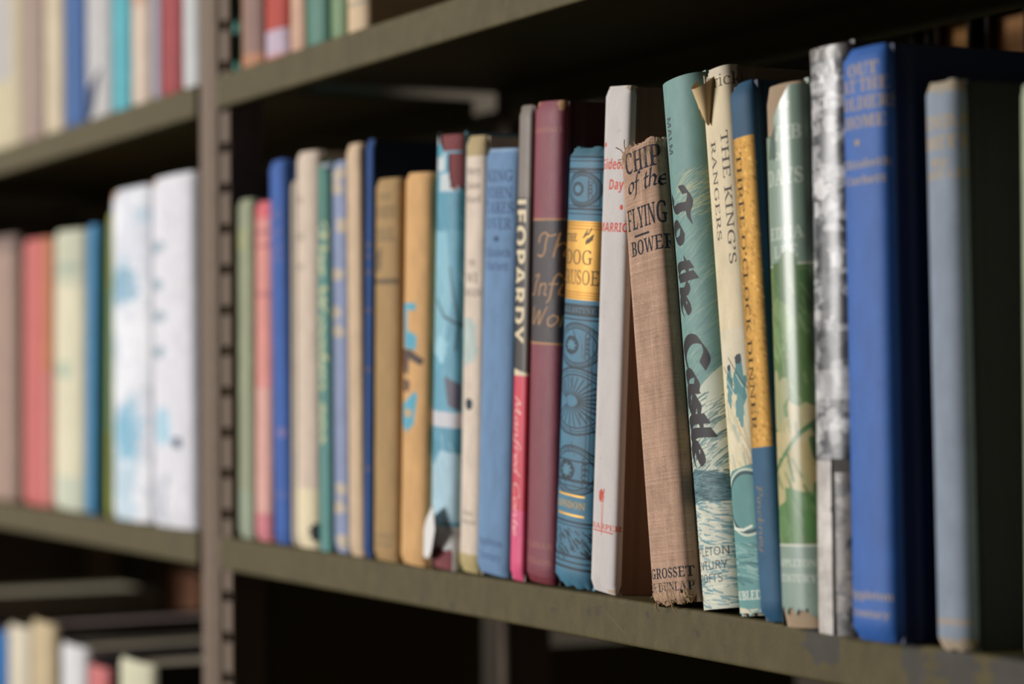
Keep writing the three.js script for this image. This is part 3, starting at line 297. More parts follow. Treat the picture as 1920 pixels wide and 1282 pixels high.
// the tan canvas book with frayed corners
{ const B = book({ shelf: shelfMain, px: [1226, 1311, 1174, 1256], top: 270, bot: 1128, base: [202, 166, 142], z: 0.006, n: 4.2, s: 0.006, lean: -0.121, t: 0.030, group: ON, label: 'worn tan canvas book with dark stamped capitals, frayed at head and foot', cols: 90, rows: 160, ppm: 6000, relief: twill, pitch: 0.0095, deep: 0.00035, rough: 0.9, ragged: 0.0035, curl: 0.002, patch: 0.1, thread: 0.16, grain: 0.16, pages: [170, 146, 110],
  draw: S => { const K = 'rgba(44,48,58,0.92)'; S.text('CHIP', 0.6, S.V(306), S.mm(40), K, { fit: S.mw(54) }); penText(S.c, 'of the', S.w * 0.28, S.h * S.V(362), S.mm(19), { nib: 0.2, color: K, wide: 1.2, slant: 0.2 }); S.text('FLYING U', 0.69, S.V(413), S.mm(40), K, { fit: S.mw(74) }); S.rect(0.36, S.V(443), 0.68, S.V(447), K); S.text('BOWER', 0.65, S.V(468), S.mm(27), K, { fit: S.mw(60) }); S.text('GROSSET', 0.57, S.V(1072), S.mm(19), K, { fit: S.mw(63) }); S.text('& DUNLAP', 0.57, S.V(1097), S.mm(17), K, { fit: S.mw(62) }); S.strokes(5, 80, 0.05, S.V(1086), 0.95, S.V(1106), 1.5, 0.4, ['rgba(176,146,118,0.9)'], 0.5); S.strokes(15, 60, 0.05, 0, 0.95, 0.3, 1.5, 0.4, ['rgba(180,150,122,0.55)'], 0.3); S.blob(0.8, 0.976, 0.025, 0.004, rgb(40, 30, 24), 3, 0.2); S.strokes(6, 160, 0, 0.965, 1, 1, 4, 1.5, ['rgba(206,178,136,0.7)', 'rgba(128,96,62,0.6)'], 0.35); S.strokes(7, 120, 0, 0, 1, 0.03, 4, 1.4, ['rgba(150,122,92,0.7)', 'rgba(110,86,62,0.5)'], 0.35); S.strokes(18, 30, 0.85, 0.6, 1, 0.68, 4, 0.8, ['rgba(200,176,120,0.7)'], 0.3); } });
  const r = rng(21), geos = [], tuft = (x, y, z, n, sp, dir) => { for (let i = 0; i < n; i++) { const a = dir + (r() - 0.5) * sp, l = 0.0015 + 0.004 * r(), k = [new THREE.Vector3(x + 0.002 * (r() - 0.5), y + 0.003 * (r() - 0.5), z), new THREE.Vector3(x + l * 0.5 * Math.cos(a), y + l * 0.5 * Math.sin(a), z + 0.001 * r()), new THREE.Vector3(x + l * Math.cos(a + 0.4 * (r() - 0.5)), y + l * Math.sin(a + 0.4 * (r() - 0.5)), z + 0.003 * (r() - 0.3))]; geos.push(new THREE.TubeGeometry(new THREE.CatmullRomCurve3(k), 6, 0.00016 + 0.00012 * r(), 5)); } };
  tuft(0.001, B.h - 0.005, -0.004, 10, 1.6, 2.9); tuft(0.0035, 0.006, -0.003, 13, 2.0, 3.3); tuft(0.03, 0.004, 0.0005, 8, 1.5, -0.6);
  for (let i = 0; i < 12; i++) { const q = Math.floor(B.prof.pts.length * (0.08 + 0.86 * r())), topEdge = r() < 0.5; tuft(B.prof.pts[q][0], topEdge ? B.h - 0.0012 : 0.0012, B.prof.pts[q][1] - 0.001, 1, 2.4, topEdge ? Math.PI / 2 : -0.2); }
  const F = part('frayed_threads', mergeGeometries(geos), new THREE.MeshStandardMaterial({ color: col(178, 150, 106), roughness: 0.9 }), B.root); F.position.copy(B.inner); F.userData.kind = 'stuff'; }

// the sea-green jacket with broad-pen lettering
book({ shelf: shelfMain, px: [1320, 1388, 1242, 1318], top: 146, bot: 1141, base: [116, 153, 148], z: 0.003, n: 2.2, t: 0.0295, s: 0.0085, group: ON, under: [52, 104, 84], label: 'sea green jacket with black pen lettering and a pale sea at its foot', cols: 40, rows: 160, ppm: 6000, rough: 0.55, spec: 0.4, patch: 0.05, pages: [200, 186, 158],
  keep: (u, v) => v > 0.004 * fbm(u * 20, 1, 3, 2) && v < 0.996 - 0.006 * Math.max(0, fbm(u * 9, 8, 6, 2) - 0.5),
  draw: S => { S.strokes(2, 420, 0, S.V(400), 1, S.V(760), 9, 2.6, ['rgba(104,142,140,0.35)', 'rgba(160,182,160,0.35)', 'rgba(84,118,116,0.3)'], 0.5); S.strokes(22, 120, 0.35, S.V(335), 1, S.V(420), 9, -0.35, ['rgba(206,200,150,0.55)', 'rgba(190,190,150,0.4)'], 0.35); S.poly([[0, S.V(800)], [1, S.V(690)], [1, 1], [0, 1]], 'rgba(208,212,192,0.95)'); S.strokes(32, 420, 0, S.V(745), 1, S.V(905), 7, 2.75, ['rgba(96,132,136,0.6)', 'rgba(64,96,100,0.5)', 'rgba(220,222,204,0.6)'], 0.55); S.poly([[0, S.V(900)], [0.3, S.V(882)], [0.7, S.V(892)], [1, S.V(905)], [1, S.V(950)], [0.4, S.V(942)], [0, S.V(950)]], rgb(84, 116, 122)); S.strokes(33, 160, 0, S.V(888), 1, S.V(948), 6, 0.1, ['rgba(54,82,90,0.6)', 'rgba(120,150,154,0.6)'], 0.5); S.rect(0, S.V(948), 1, 1, rgb(206, 208, 190)); S.strokes(34, 330, 0, S.V(945), 1, 0.995, 7, 0.15, ['rgba(96,140,150,0.75)', 'rgba(120,158,166,0.7)', 'rgba(224,224,206,0.8)'], 0.55);
    const K = rgb(44, 42, 44); S.text('MALM', 0.36, S.V(256), S.mm(17), 'rgba(70,68,76,0.95)', { rot: CW, font: 'sans-serif', bold: true, fit: S.mm(74) }); const pen = (s, u, py, k) => penText(S.c, s, S.w * u, S.h * S.V(py), S.mm(k), { rot: CW, nib: 0.5, angle: 0.75, wide: 1.2, color: K, space: 0.94 }); pen('To', 0.27, 362, 36); pen('the', 0.3, 494, 34); pen('Castle', 0.3, 640, 40);
    S.text('APPLETON', 0.44, S.V(1036), S.mm(15), rgb(74, 74, 74), { font: 'sans-serif', bold: false, fit: S.mw(62) }); S.text('CENTURY', 0.42, S.V(1061), S.mm(15), rgb(74, 74, 74), { font: 'sans-serif', bold: false, fit: S.mw(58) }); S.text('CROFTS', 0.42, S.V(1085), S.mm(15), rgb(74, 74, 74), { font: 'sans-serif', bold: false, fit: S.mw(46) }); } });

// the cream jacket with a curled tear at its head
{ const B = book({ shelf: shelfMain, px: [1388, 1452, 1316, 1386], top: 132, bot: 1146, base: [222, 206, 172], z: 0.002, n: 3, s: 0.006, t: 0.022, board: [120, 106, 84], under: [196, 186, 166], group: ON, label: 'cream jacket with soldiers and tall serif title, curled tear at its head', cols: 40, rows: 200, ppm: 6000, rough: 0.65, patch: 0.06, pages: [198, 172, 128],
  keep: (u, v) => { const w = 0.01 * (fbm(u * 12, v * 60, 15, 2) - 0.5); return !(v > 0.955 + w && u < 0.4 - 6 * (0.985 - v) * 0.6 + w * 6 && u > 0.1) && v > 0.006 * fbm(u * 16, 4, 7, 2); },
  draw: S => { const K = rgb(66, 58, 52), T = rgb(84, 136, 138); S.rect(0, 0, 1, S.V(150), 'rgba(196,188,172,0.6)'); S.text('Brick', 0.7, S.V(158), S.mm(22), K, { fit: S.mw(42), bold: false }); S.text('THE KING’S', 0.7, S.V(378), S.mm(20), K, { rot: CW, bold: false, fit: S.mm(252) }); S.text('RANGERS', 0.42, S.V(360), S.mm(16), K, { rot: CW, bold: false, fit: S.mm(190) });
    S.rect(0, S.V(620), 1, S.V(700), 'rgba(214,206,184,0.6)'); S.rect(0, S.V(700), 1, S.V(880), 'rgba(222,212,176,0.9)'); S.strokes(12, 70, 0, S.V(740), 1, S.V(880), 9, 1.2, ['rgba(200,168,130,0.5)', 'rgba(150,170,160,0.4)', 'rgba(232,224,200,0.6)'], 0.9);
    const man = (u, py, k) => { S.blob(u, S.V(py), 0.05 * k, 0.012 * k, T, 3, 0.2); S.blob(u, S.V(py + 24 * k), 0.1 * k, 0.022 * k, T, 8, 0.3); S.blob(u - 0.03, S.V(py + 52 * k), 0.07 * k, 0.02 * k, rgb(104, 146, 146), 9, 0.3); S.blob(u, S.V(py - 8 * k), 0.05 * k, 0.006 * k, rgb(52, 64, 70), 4, 0.2); S.line([[u - 0.16 * k, S.V(py - 12 * k)], [u + 0.1 * k, S.V(py + 30 * k)]], rgb(70, 66, 62), 0.4); S.line([[u - 0.07, S.V(py + 16)], [u + 0.06, S.V(py + 40)]], 'rgba(220,220,206,0.8)', 0.5); }; man(0.42, 698, 0.9); man(0.66, 690, 1.5);
    S.rect(0, S.V(930), 1, 1, rgb(104, 152, 150)); S.poly([[0.05, S.V(905)], [0.3, S.V(880)], [1, S.V(868)], [1, S.V(1010)], [0.2, S.V(1010)]], rgb(98, 146, 144)); const c = S.c; for (const [q, f, w] of [[1, rgb(196, 206, 190), 1.6], [0.92, rgb(58, 84, 88), 1.4]]) { c.strokeStyle = f; c.lineWidth = w; c.beginPath(); c.ellipse(S.w * 0.62, S.h * S.V(940), S.w * 0.5 * q, S.h * 0.058 * q, 0.1, 0, 7); c.stroke(); } S.line([[0.25, S.V(985)], [0.5, S.V(990)], [0.7, S.V(984)]], rgb(220, 224, 208), 1.2); S.strokes(19, 70, 0, S.V(1010), 1, S.V(1080), 8, 0.2, ['rgba(70,112,116,0.6)', 'rgba(150,184,178,0.6)'], 0.8); S.text('DOUBLEDAY', 0.5, S.V(1108), S.mm(17), rgb(220, 222, 208), { fit: S.mw(66) }); S.strokes(20, 20, 0, 0.985, 1, 1, 5, 0.2, ['rgba(216,204,178,0.9)'], 0.8); } });
  // the torn paper rolled forward: a cone of paper, open at the top and lower in front
  const N = 26, R = 12, pos = [], idx = []; for (let j = 0; j <= R; j++) for (let i = 0; i <= N; i++) { const v = j / R, a = Math.PI * (1.05 - 1.75 * i / N), rr = (0.0062 - 0.0038 * v) * (1 - 0.12 * i / N), front = 0.5 - 0.5 * Math.sin(a), yt = B.h + 0.0015 - 0.0085 * (1 - front) - 0.002 * i / N, yb = B.h - 0.019 - 0.004 * Math.cos(a * 1.5); pos.push(0.0072 - 0.0015 * v + rr * Math.cos(a), yt + (yb - yt) * v, 0.001 + rr * Math.sin(a) * 0.9); }
  for (let j = 0; j < R; j++) for (let i = 0; i < N; i++) { const a = j * (N + 1) + i; idx.push(a, a + 1, a + N + 2, a, a + N + 2, a + N + 1); }
  const g = new THREE.BufferGeometry(); g.setAttribute('position', new THREE.Float32BufferAttribute(pos, 3)); g.setIndex(idx); g.computeVertexNormals(); part('jacket_curl', g, new THREE.MeshStandardMaterial({ color: col(206, 178, 132), roughness: 0.8, side: THREE.DoubleSide }), B.root).position.copy(B.inner); }

book({ shelf: shelfMain, px: [1428, 1470, 1368, 1432], top: 152, bot: 1158, base: [44, 82, 112], z: 0.007, n: 2.6, s: 0.005, t: 0.0172, board: [26, 44, 66], group: ON, label: 'deep blue cloth book with a long gilt panel titled downwards', cols: 34, ppm: 6000, rough: 0.58, relief: weave, pitch: 0.008, deep: 0.0001, curl: 0.0035, gilt: M => M.rect(0.14, M.V(258), 0.86, M.V(838), '#fff'),
  draw: S => { S.rect(0.14, S.V(258), 0.86, S.V(838), rgb(160, 124, 66)); S.strokes(3, 420, 0.15, S.V(262), 0.84, S.V(834), 1.0, 0.8, ['rgba(120,86,40,0.5)', 'rgba(196,164,100,0.5)', 'rgba(90,66,34,0.35)'], 0.7); S.text('THREE O’CLOCK DINNER', 0.42, S.V(545), S.mm(17), 'rgb(26,24,24)', { rot: CW, bold: false, fit: S.mm(520) }); penText(S.c, 'Pinckney', S.w * 0.36, S.h * S.V(905), S.mm(11), { rot: CW, pen: 0.14, wide: 1.5, slant: 0.2, color: 'rgba(176,132,72,0.75)' }); S.rect(0, S.V(838), 1, 1, rgb(46, 92, 124)); penText(S.c, 'Pinckney', S.w * 0.36, S.h * S.V(905), S.mm(11), { rot: CW, pen: 0.14, wide: 1.5, slant: 0.2, color: 'rgba(176,132,72,0.8)' }); } });

// the glossy green jacket, torn at the head over pale cloth and chipped at the foot
{ const B = book({ shelf: shelfMain, px: [1468, 1534, 1434, 1521], top: 148, bot: 1172, base: [134, 156, 142], z: 0.009, n: 2.3, s: 0.007, t: 0.0262, under: [198, 172, 142], group: ON, label: 'glossy sage and leaf green jacket torn open over beige cloth at its head', cols: 90, rows: 300, ppm: 4800, rough: 0.26, spec: 0.85, patch: 0.04, pages: [196, 172, 134],
  keep: (u, v) => { const w = 0.02 * (fbm(u * 10, v * 40, 25, 3) - 0.5); if (v > 0.895 + w * 0.7 && u < 0.42 + w + Math.max(0, v - 0.93) * 5.5) return false; if (v > 0.985) return false; return !(v < 0.022 + 0.03 * (fbm(u * 16, 2, 9, 3) - 0.25) && u > 0.2); },
  draw: S => { const W = 'rgba(196,204,190,0.9)'; blurText(S, [['The', 195, 16, 22, 0.6], ['WEB', 250, 28, 44, 0.6], ['of', 290, 18, 18, 0.55], ['DAYS', 332, 30, 50, 0.57], ['EDNA', 437, 24, 46, 0.57], ['LEE', 472, 24, 34, 0.57]], W); S.rect(0, S.V(495), 1, S.V(499), rgb(206, 208, 190)); S.rect(0, S.V(499), 1, S.V(1018), rgb(98, 130, 84)); for (const [u, py, ru, rv, c] of [[0.7, 540, 0.4, 0.05, [84, 116, 76]], [0.35, 620, 0.3, 0.05, [120, 148, 98]], [0.75, 690, 0.3, 0.07, [92, 122, 74]], [0.3, 760, 0.25, 0.06, [168, 168, 128]], [0.7, 800, 0.3, 0.04, [182, 170, 128]], [0.35, 850, 0.28, 0.05, [196, 180, 134]], [0.75, 880, 0.25, 0.05, [178, 164, 116]], [0.4, 915, 0.3, 0.04, [190, 178, 132]], [0.6, 965, 0.4, 0.045, [92, 134, 82]], [0.25, 990, 0.3, 0.025, [104, 142, 92]]]) S.blob(u, S.V(py), ru, rv, rgb(...c), py, 0.45); S.line([[0.2, S.V(880)], [0.45, S.V(850)], [0.7, S.V(815)], [0.95, S.V(790)]], rgb(86, 124, 82), 2); S.line([[0.5, S.V(850)], [0.6, S.V(900)]], rgb(86, 124, 82), 1.4); S.strokes(8, 120, 0, S.V(505), 1, S.V(1010), 6, 1.2, ['rgba(70,104,66,0.5)', 'rgba(150,168,120,0.45)'], 1); S.rect(0, S.V(1017), 1, S.V(1022), rgb(204, 208, 194)); S.rect(0, S.V(1022), 1, 1, rgb(142, 162, 150)); blurText(S, [['APPLETON', 1052, 14, 52, 0.55], ['CENTURY', 1081, 14, 52, 0.55]], 'rgba(206,212,200,0.85)'); } });
  const P = new THREE.Shape(); P.moveTo(0, 0); P.lineTo(0.010, 0.003); P.lineTo(0.0105, 0.02); P.lineTo(0.005, 0.019); P.lineTo(0.001, 0.008); P.closePath(); const f = new THREE.ExtrudeGeometry(P, { depth: 0.0004, bevelEnabled: false }); f.rotateY(0.5); f.translate(0.009, B.h - 0.031, 0.0012); part('jacket_flap', f, new THREE.MeshStandardMaterial({ color: col(128, 148, 136), roughness: 0.4 }), B.root).position.copy(B.inner); }

// the black and white photograph jacket in a torn wrapper
{ const B = book({ shelf: shelfMain, px: [1536, 1597, 1520, 1582], top: 76, bot: 1182, base: [96, 98, 102], z: 0.009, n: 2.4, s: 0.006, t: 0.0255, under: [88, 84, 78], board: [64, 60, 54], group: ON, label: 'black and white picture jacket with white tree shapes, split near its foot', cols: 40, rows: 220, ppm: 4200, rough: 0.3, spec: 0.8, patch: 0.12, pages: [170, 150, 116],
  keep: (u, v) => { const w = 0.02 * (fbm(u * 10, v * 30, 35, 3) - 0.5); if (v < 0.295 + w * 0.3 && u > 0.55 + w && u < 0.62 + w) return false; if (v < 0.295 && v > 0.272 + w * 0.3 && u >= 0.6 + w) return false; return v < 0.99 + w * 0.5; },
  bend: (u, v) => [v > 0.93 ? 0.0008 * (fbm(u * 7, v * 40, 2, 2) - 0.3) : 0.0003 * (fbm(u * 4, v * 12, 12, 2) - 0.5), 0],
  draw: S => { const r = rng(61), W = v => `rgba(214,212,212,${v})`, K = v => `rgba(44,46,52,${v})`; for (let i = 0; i < 260; i++) { const py = 100 + 1080 * r(), lightZone = py > 660 && py < 860 || py > 900; S.blob(r(), S.V(py), 0.05 + 0.16 * r(), 0.004 + 0.016 * r(), r() < (lightZone ? 0.72 : 0.4) ? W(0.55) : K(0.5), i + 5, 0.5, 14); } S.rect(0, S.V(690), 1, S.V(745), 'rgba(206,204,204,0.55)'); S.rect(0, S.V(860), 0.55, 1, 'rgba(212,206,198,0.85)'); S.rect(0.6, S.V(862), 1, 1, 'rgba(120,112,104,0.6)'); for (let i = 0; i < 24; i++) S.blob(0.6 + 0.4 * r(), S.V(900 + 270 * r()), 0.08, 0.012, r() < 0.5 ? K(0.6) : 'rgba(150,142,132,0.5)', i, 0.5); S.rect(0, 0, 1, S.V(110), 'rgba(150,142,130,0.5)'); blurText(S, [['MILE', 158, 20, 38, 0.36], ['FACE', 192, 20, 38, 0.36]], W(0.95)); S.blob(0.4, S.V(352), 0.2, 0.014, W(0.95), 5, 0.5); S.rect(0.25, S.V(375), 0.36, S.V(404), W(0.9)); } }); }

book({ shelf: shelfMain, px: [1601, 1698, 1581, 1688], top: 82, bot: 1198, base: [52, 100, 176], z: 0.011, n: 3, s: 0.006, open: true, board: [22, 42, 88], group: ON, label: 'large royal blue cloth book with gold lines of lettering at its head', cols: 40, ppm: 3800, rough: 0.48, spec: 0.5, relief: weave, pitch: 0.01, deep: 0.00012, curl: 0.003, d: 0.145,  // board is a darker copy of the blue, shade painted in
  draw: S => { const G = 'rgba(188,152,112,0.9)'; S.text('OUT', 0.54, S.V(126), S.mm(24), G, { fit: S.mw(44) }); S.text('AT THE', 0.54, S.V(156), S.mm(24), G, { fit: S.mw(64) }); S.text('SOLDIERS’', 0.58, S.V(190), S.mm(24), G, { fit: S.mw(84) }); S.text('HOME', 0.54, S.V(225), S.mm(22), G, { fit: S.mw(58) }); S.blob(0.44, S.V(263), 0.04, 0.006, G, 2, 0.2); S.text('Elizabeth', 0.54, S.V(303), S.mm(16), G, { fit: S.mw(66) }); S.text('Corbett', 0.54, S.V(334), S.mm(16), G, { fit: S.mw(56) }); S.text('Appleton', 0.50, S.V(1112), S.mm(15), G, { fit: S.mw(62) }); S.text('Century', 0.50, S.V(1146), S.mm(14), G, { fit: S.mw(54) }); } });
book({ shelf: shelfMain, px: [1760, 1838, 1736, 1830], top: 148, bot: 1210, base: [136, 148, 164], z: 0.003, n: 2.6, s: 0.006, open: true, board: [30, 30, 29], group: ON, label: 'grey blue cloth book with brown worn edges and gold title', cols: 36, ppm: 3400, rough: 0.6, relief: weave, pitch: 0.01, deep: 0.00015, ragged: 0.002, d: 0.13,  // near-black board colour stands in for shade on the grey blue cover
  draw: S => { const G = 'rgba(184,154,108,0.9)'; S.text('LINDA', 0.54, S.V(226), S.mm(24), G, { fit: S.mw(66) }); S.text('SMITH', 0.56, S.V(264), S.mm(24), G, { fit: S.mw(74) }); S.text('By', 0.52, S.V(300), S.mm(16), G, { fit: S.mw(24) }); S.text('MARY LEE', 0.54, S.V(324), S.mm(15), G, { fit: S.mw(66) }); S.rect(0.1, S.V(1152), 0.9, S.V(1162), 'rgba(170,148,128,0.8)'); for (let i = 0; i < 9; i++) S.blob(i / 8, 0.008, 0.1, 0.013, 'rgba(170,156,132,0.9)', i * 5, 0.6); for (let i = 0; i < 9; i++) S.blob(i / 8, 0.992, 0.1, 0.014, 'rgba(170,152,128,0.9)', i * 3, 0.6); } });
book({ shelf: shelfMain, px: [1926, 1990, 1916, 1985], top: 150, bot: 1236, base: [180, 190, 160], z: 0.004, group: ON, label: 'pale green book at the edge of the view right of the grey blue book' });

// ---------------------------------------------------------------- middle shelf, left bay
const ONL = 'books on the middle shelf across the post';
book({ shelf: shelfLeft, px: [-22, 34, -24, 32], top: 442, bot: 932, base: [164, 138, 124], z: -0.012, board: [62, 50, 46], group: ONL, label: 'taupe cloth book beside the coral red one on the middle shelf', draw: S => S.rect(0, 0, 1, 0.06, 'rgba(120,100,96,0.7)') });
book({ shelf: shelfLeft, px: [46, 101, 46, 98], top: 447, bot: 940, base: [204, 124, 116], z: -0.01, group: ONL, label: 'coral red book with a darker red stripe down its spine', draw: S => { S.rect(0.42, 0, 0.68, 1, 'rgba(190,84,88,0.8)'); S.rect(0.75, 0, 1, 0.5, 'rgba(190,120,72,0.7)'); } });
book({ shelf: shelfLeft, px: [103, 160, 104, 164], top: 431, bot: 948, base: [220, 214, 186], z: -0.008, group: ONL, label: 'cream book with pale green printed blocks left of the sky blue spine', draw: S => { S.rect(0, 0, 1, 0.2, 'rgba(190,194,172,0.8)'); S.rect(0.2, 0.12, 0.85, 0.15, 'rgba(150,170,156,0.6)'); S.rect(0.2, 0.47, 0.7, 0.53, 'rgba(168,186,168,0.7)'); S.rect(0, 0.88, 1, 1, 'rgba(196,204,186,0.8)'); } });
book({ shelf: shelfLeft, px: [161, 196, 165, 206], top: 419, bot: 955, base: [66, 136, 182], z: -0.008, group: ONL, label: 'sky blue book between cream and olive yellow books', t: 0.0225 });
book({ shelf: shelfLeft, px: [200, 214, 204, 222], t: 0.0095, top: 398, bot: 962, base: [156, 160, 76], z: -0.008, n: 3, group: ONL, label: 'narrow olive yellow book squeezed next to the white jackets', draw: S => S.rect(0, 0.25, 1, 0.72, 'rgba(136,166,128,0.7)') });
const sky = (seed, top, bot) => S => { const r = rng(seed); for (let i = 0; i < 46; i++) S.blob(r(), r(), 0.1 + 0.2 * r(), 0.02 + 0.05 * r(), r() < 0.5 ? 'rgba(176,204,220,0.55)' : 'rgba(240,242,248,0.7)', i + seed, 0.5); S.blob(0.4, top, 0.35, 0.05, 'rgba(110,160,188,0.6)', seed, 0.5); S.blob(0.5, bot, 0.35, 0.06, 'rgba(120,176,206,0.55)', seed + 2, 0.5); };
book({ shelf: shelfLeft, px: [215, 290, 212, 286], top: 350, bot: 976, base: [220, 224, 234], z: -0.006, n: 2.6, group: ONL, label: 'white jacket clouded with pale blue, brownish at its top corner', draw: S => { sky(3, 0.3, 0.72)(S); S.blob(0.1, 0.01, 0.2, 0.02, 'rgba(196,150,110,0.8)', 4, 0.5); S.blob(0.45, 0.75, 0.3, 0.06, 'rgba(126,186,212,0.7)', 8, 0.5); } });
book({ shelf: shelfLeft, px: [290, 371, 286, 366], top: 326, bot: 986, base: [226, 226, 234], z: -0.004, n: 2.6, board: [120, 96, 72], group: ONL, label: 'white jacket with grey blue figures and dark marks near its foot', draw: S => { const r = rng(14); for (const [u, v] of [[0.25, 0.2], [0.25, 0.31], [0.28, 0.4], [0.3, 0.5]]) S.blob(u, v, 0.16, 0.018, 'rgba(122,152,166,0.65)', v * 90, 0.4); S.strokes(5, 40, 0.35, 0.08, 0.75, 0.6, 3, 1.5, ['rgba(140,150,164,0.5)'], 1.2); S.blob(0.35, 0.72, 0.2, 0.05, 'rgba(160,206,226,0.8)', 3, 0.4); S.blob(0.68, 0.76, 0.09, 0.016, rgb(40, 72, 104), 6, 0.4); S.strokes(9, 46, 0.15, 0.84, 0.5, 0.98, 7, 1.1, ['rgba(80,100,120,0.7)', 'rgba(150,170,184,0.6)'], 1.2); S.blob(0.1, 0.01, 0.14, 0.02, 'rgba(190,150,110,0.8)', 4, 0.5); } });

// ---------------------------------------------------------------- upper shelf
const UPL = 'books on the upper shelf left of the post', UPR = 'books on the upper shelf right of the post';
const upper = (shelf, group, list) => { for (const [l, r, base, label, draw, z, lean] of list) { const x = xAt((l + r) / 2, shelf, z ?? -0.006), hgt = 0.19 + 0.03 * hash(l, 2, 3), T = proj(x, shelf(x) + hgt, z ?? -0.006), B = proj(x, shelf(x), z ?? -0.006); book({ shelf, px: [l, r, l, r], top: T[1], bot: B[1], h: hgt, lean: lean ?? 0, base, label, group, draw, z: z ?? -0.006, rough: 0.7 }); } };
upper(shelfUpLeft, UPL, [
  [-40, 43, [200, 188, 156], 'cream book with lilac grey patch on the upper shelf', S => { S.rect(0.35, 0.0, 0.85, 0.72, 'rgba(176,174,184,0.7)'); S.blob(0.25, 0.88, 0.1, 0.03, 'rgba(110,130,110,0.7)', 3); }],
  [45, 84, [160, 138, 128], 'pinkish taupe book between two cream books on the upper shelf', null],
  [86, 122, [208, 192, 164], 'plain cream book left of the blue one on the upper shelf', null],
  [124, 162, [52, 96, 156], 'medium blue book on the upper shelf', null],
  [164, 212, [192, 190, 190], 'light grey jacket with dark navy slash at its foot', S => { S.poly([[0.35, 0.86], [0.75, 0.8], [0.5, 0.96], [0.25, 1], [0.1, 1]], rgb(54, 62, 84)); S.poly([[0, 0.86], [0.35, 0.86], [0.12, 1], [0, 1]], rgb(120, 132, 168)); }],
  [213, 248, [84, 176, 190], 'turquoise book on the upper shelf', null],
  [249, 284, [214, 194, 176], 'peach cream book with rosy blotch on the upper shelf', S => { S.blob(0.6, 0.62, 0.35, 0.06, 'rgba(200,150,130,0.7)', 4); S.poly([[0, 0.7], [0.3, 0.85], [0.1, 1], [0, 1]], 'rgba(140,190,196,0.8)'); }],
  [286, 302, [166, 160, 174], 'thin lilac grey book beside the red one on the upper shelf', null],
  [305, 344, [160, 62, 66], 'crimson book on the upper shelf', null],
  [345, 375, [200, 202, 202], 'silver white book against the post on the upper shelf', null],
]);
upper(shelfUp, UPR, [
  [436, 447, [66, 150, 136], 'sea green book against the post on the upper shelf', S => S.blob(0.4, 0.9, 0.4, 0.04, 'rgba(120,170,166,0.8)', 3), -0.009],
  [453, 497, [160, 122, 102], 'tan book with mauve haze on the upper shelf', S => { S.rect(0.45, 0.6, 1, 0.97, 'rgba(140,112,108,0.8)'); S.rect(0, 0.95, 1, 1, rgb(186, 132, 100)); }, -0.009],
  [500, 544, [186, 150, 160], 'red topped lilac book on the upper shelf', S => { S.rect(0, 0, 1, 0.9, rgb(182, 70, 58)); S.rect(0, 0.9, 1, 0.985, rgb(196, 178, 196)); S.rect(0, 0.975, 1, 1, rgb(206, 140, 130)); }, -0.009],
  [546, 574, [206, 166, 142], 'peach book left of dark green one on the upper shelf', null, -0.009],
  [576, 619, [70, 122, 104], 'dark green book on the upper shelf', S => S.rect(0.45, 0.5, 0.8, 1, 'rgba(116,150,140,0.6)'), -0.009],
  [622, 650, [122, 148, 112], 'moss green book on the upper shelf', null, -0.009],
  [653, 694, [210, 184, 150], 'cream book with faint lines at the end of the upper shelf row', S => { for (const v of [0.86, 0.9]) S.rect(0.1, v, 0.9, v + 0.01, 'rgba(140,140,132,0.7)'); }, -0.009],
]);
{ const t = thing('loose_paperback', 'worn brown paperback lying flat on the upper shelf', 'book'), x = xAt(752, shelfUp, -0.05); t.position.set(x, GAP, -0.06); t.rotation.y = 0.35; const M = clothMaterial([96, 72, 46]);
  part('front_cover', box(-0.05, 0.06, 0.0122, 0.0128, -0.09, 0.0), M, t); part('back_cover', box(-0.05, 0.06, 0.0, 0.0006, -0.09, 0.0), M, t); part('page_block', box(-0.049, 0.059, 0.0006, 0.0122, -0.089, -0.002), pageMaterial(180, 146, 104), t); }

// ---------------------------------------------------------------- lower shelf, left bay
const LOW = 'books on the lower shelf';
const lower = list => { for (const [l, r, top, base, label, z, o] of list) { const w = onZ((l + r) / 2, top, z), B = proj(w.x, shelfLow(w.x), z); book({ shelf: shelfLow, px: [l, r, l, r].map((p, i) => i < 2 ? proj(onZ(p, top, z).x, shelfLow(0), z)[0] : p), top, bot: B[1], base, label, group: LOW, z, lean: 0, rough: 0.75, ...o }); } };
lower([
  [-104, -44, 1112, [120, 110, 90], 'tall drab book with pale page tops left of the vivid blue one', -0.006, { pages: [236, 228, 196], d: 0.17 }],
  [-40, 14, 1182, [30, 108, 176], 'vivid blue book on the lower shelf', -0.008, { pages: [226, 206, 210] }],
  [17, 58, 1176, [214, 204, 182], 'ivory book on the lower shelf', -0.006, { pages: [226, 204, 204], d: 0.16 }],
  [60, 104, 1168, [196, 176, 140], 'sand coloured book with dark cover on the lower shelf', -0.004, { board: [60, 50, 38], pages: [226, 204, 200], d: 0.165 }],
  [116, 164, 1212, [214, 214, 216], 'white book on the lower shelf', -0.002, { pages: [236, 222, 190], d: 0.17 }],
  [168, 206, 1252, [206, 116, 116], 'rose red book on the lower shelf', -0.002, { board: [40, 48, 70], pages: [150, 150, 166] }],
  [226, 290, 1242, [206, 204, 176], 'pale yellow green book with black cover on the lower shelf', 0, { board: [30, 32, 40], pages: [226, 214, 190] }],
]);

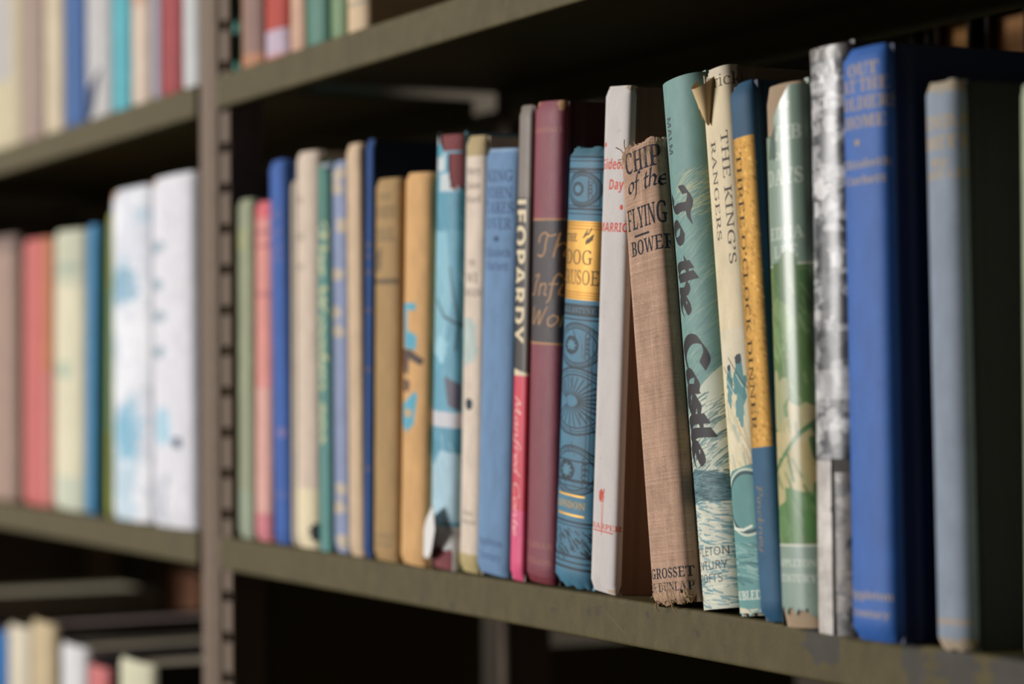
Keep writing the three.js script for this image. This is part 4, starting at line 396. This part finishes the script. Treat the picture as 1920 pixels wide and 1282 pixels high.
// ---------------------------------------------------------------- books shelved from the far side: we see their browned fore-edges
const farBook = (px0, px1, py, y0, z, cover, pages, label, lean = 0) => { const a = onZ(px0, py, z), b = onZ(px1, py, z), t = b.x - a.x, h = a.y - y0, root = thing('old_book', label, 'book', 'books shelved from the far side'), d = 0.14; root.position.set(a.x, y0, z); root.rotation.z = lean; const M = clothMaterial(cover);
  part('cover_board', box(0, 0.0025, 0, h, -d, 0), M, root); part('cover_board', box(t - 0.0025, t, 0, h, -d, 0), M, root); part('spine', box(0.0025, t - 0.0025, 0, h, -d, -d + 0.0025), M, root);
  const g = new THREE.BoxGeometry(t - 0.006, h - 0.006, d - 0.01, 8, 16, 2), p = g.attributes.position; for (let i = 0; i < p.count; i++) if (p.getZ(i) > 0) p.setZ(i, p.getZ(i) - 0.003 * Math.cos(p.getX(i) / t * 3) + 0.002 * (vnoise(p.getX(i) * 300, p.getY(i) * 60, 4) - 0.5)); g.translate(t / 2, h / 2, -d / 2); g.computeVertexNormals(); part('page_block', g, pageMaterial(...pages), root); };
{ const t = thing('steel_shelf', 'olive steel shelf on the far side, behind the royal blue book', 'shelf', 'olive steel shelves'); part('shelf_pan', box(0.02, BAY - 0.02, -0.022, -0.0002, -0.445, -0.2425), steelPlain, t); }
farBook(1706, 1740, 52, 0, -0.262, [40, 34, 28], [186, 146, 96], 'browned fore-edge of a book behind the royal blue book');
farBook(1752, 1818, 38, 0, -0.258, [52, 36, 24], [190, 140, 84], 'thick browned fore-edge behind the royal blue cover');
farBook(1846, 1925, 22, 0, -0.256, [40, 30, 24], [186, 136, 90], 'ragged brown fore-edge beside the thick one behind the blue cover');
farBook(312, 374, 1062, -GAP, -0.262, [120, 84, 62], [150, 104, 78], 'brown old book behind the lower shelf row, beside the post');
{ const t = thing('steel_shelf', 'olive steel shelf on the far side of the lower row', 'shelf', 'olive steel shelves'); part('shelf_pan', box(-BAY + 0.014, XP0 - 0.008, -GAP - 0.022, -GAP - 0.0002, -0.445, -0.2425), steelPlain, t); }
for (const [x0, x1, label] of [[0.014, BAY - 0.02, 'added olive steel shelf on the far side above the royal blue book, hiding lit wall'], [-BAY + 0.014, XP0 - 0.008, 'added olive steel shelf on the far side above the white cloudy jackets, hiding lit wall']]) { const t = thing('steel_shelf', label, 'shelf', 'olive steel shelves'); part('shelf_pan', box(x0, x1, GAP - 0.004, GAP - 0.001, -0.445, -0.2425), steelPlain, t); }  // pans added on the far side to block the lit back wall
renderer.render(scene, camera);
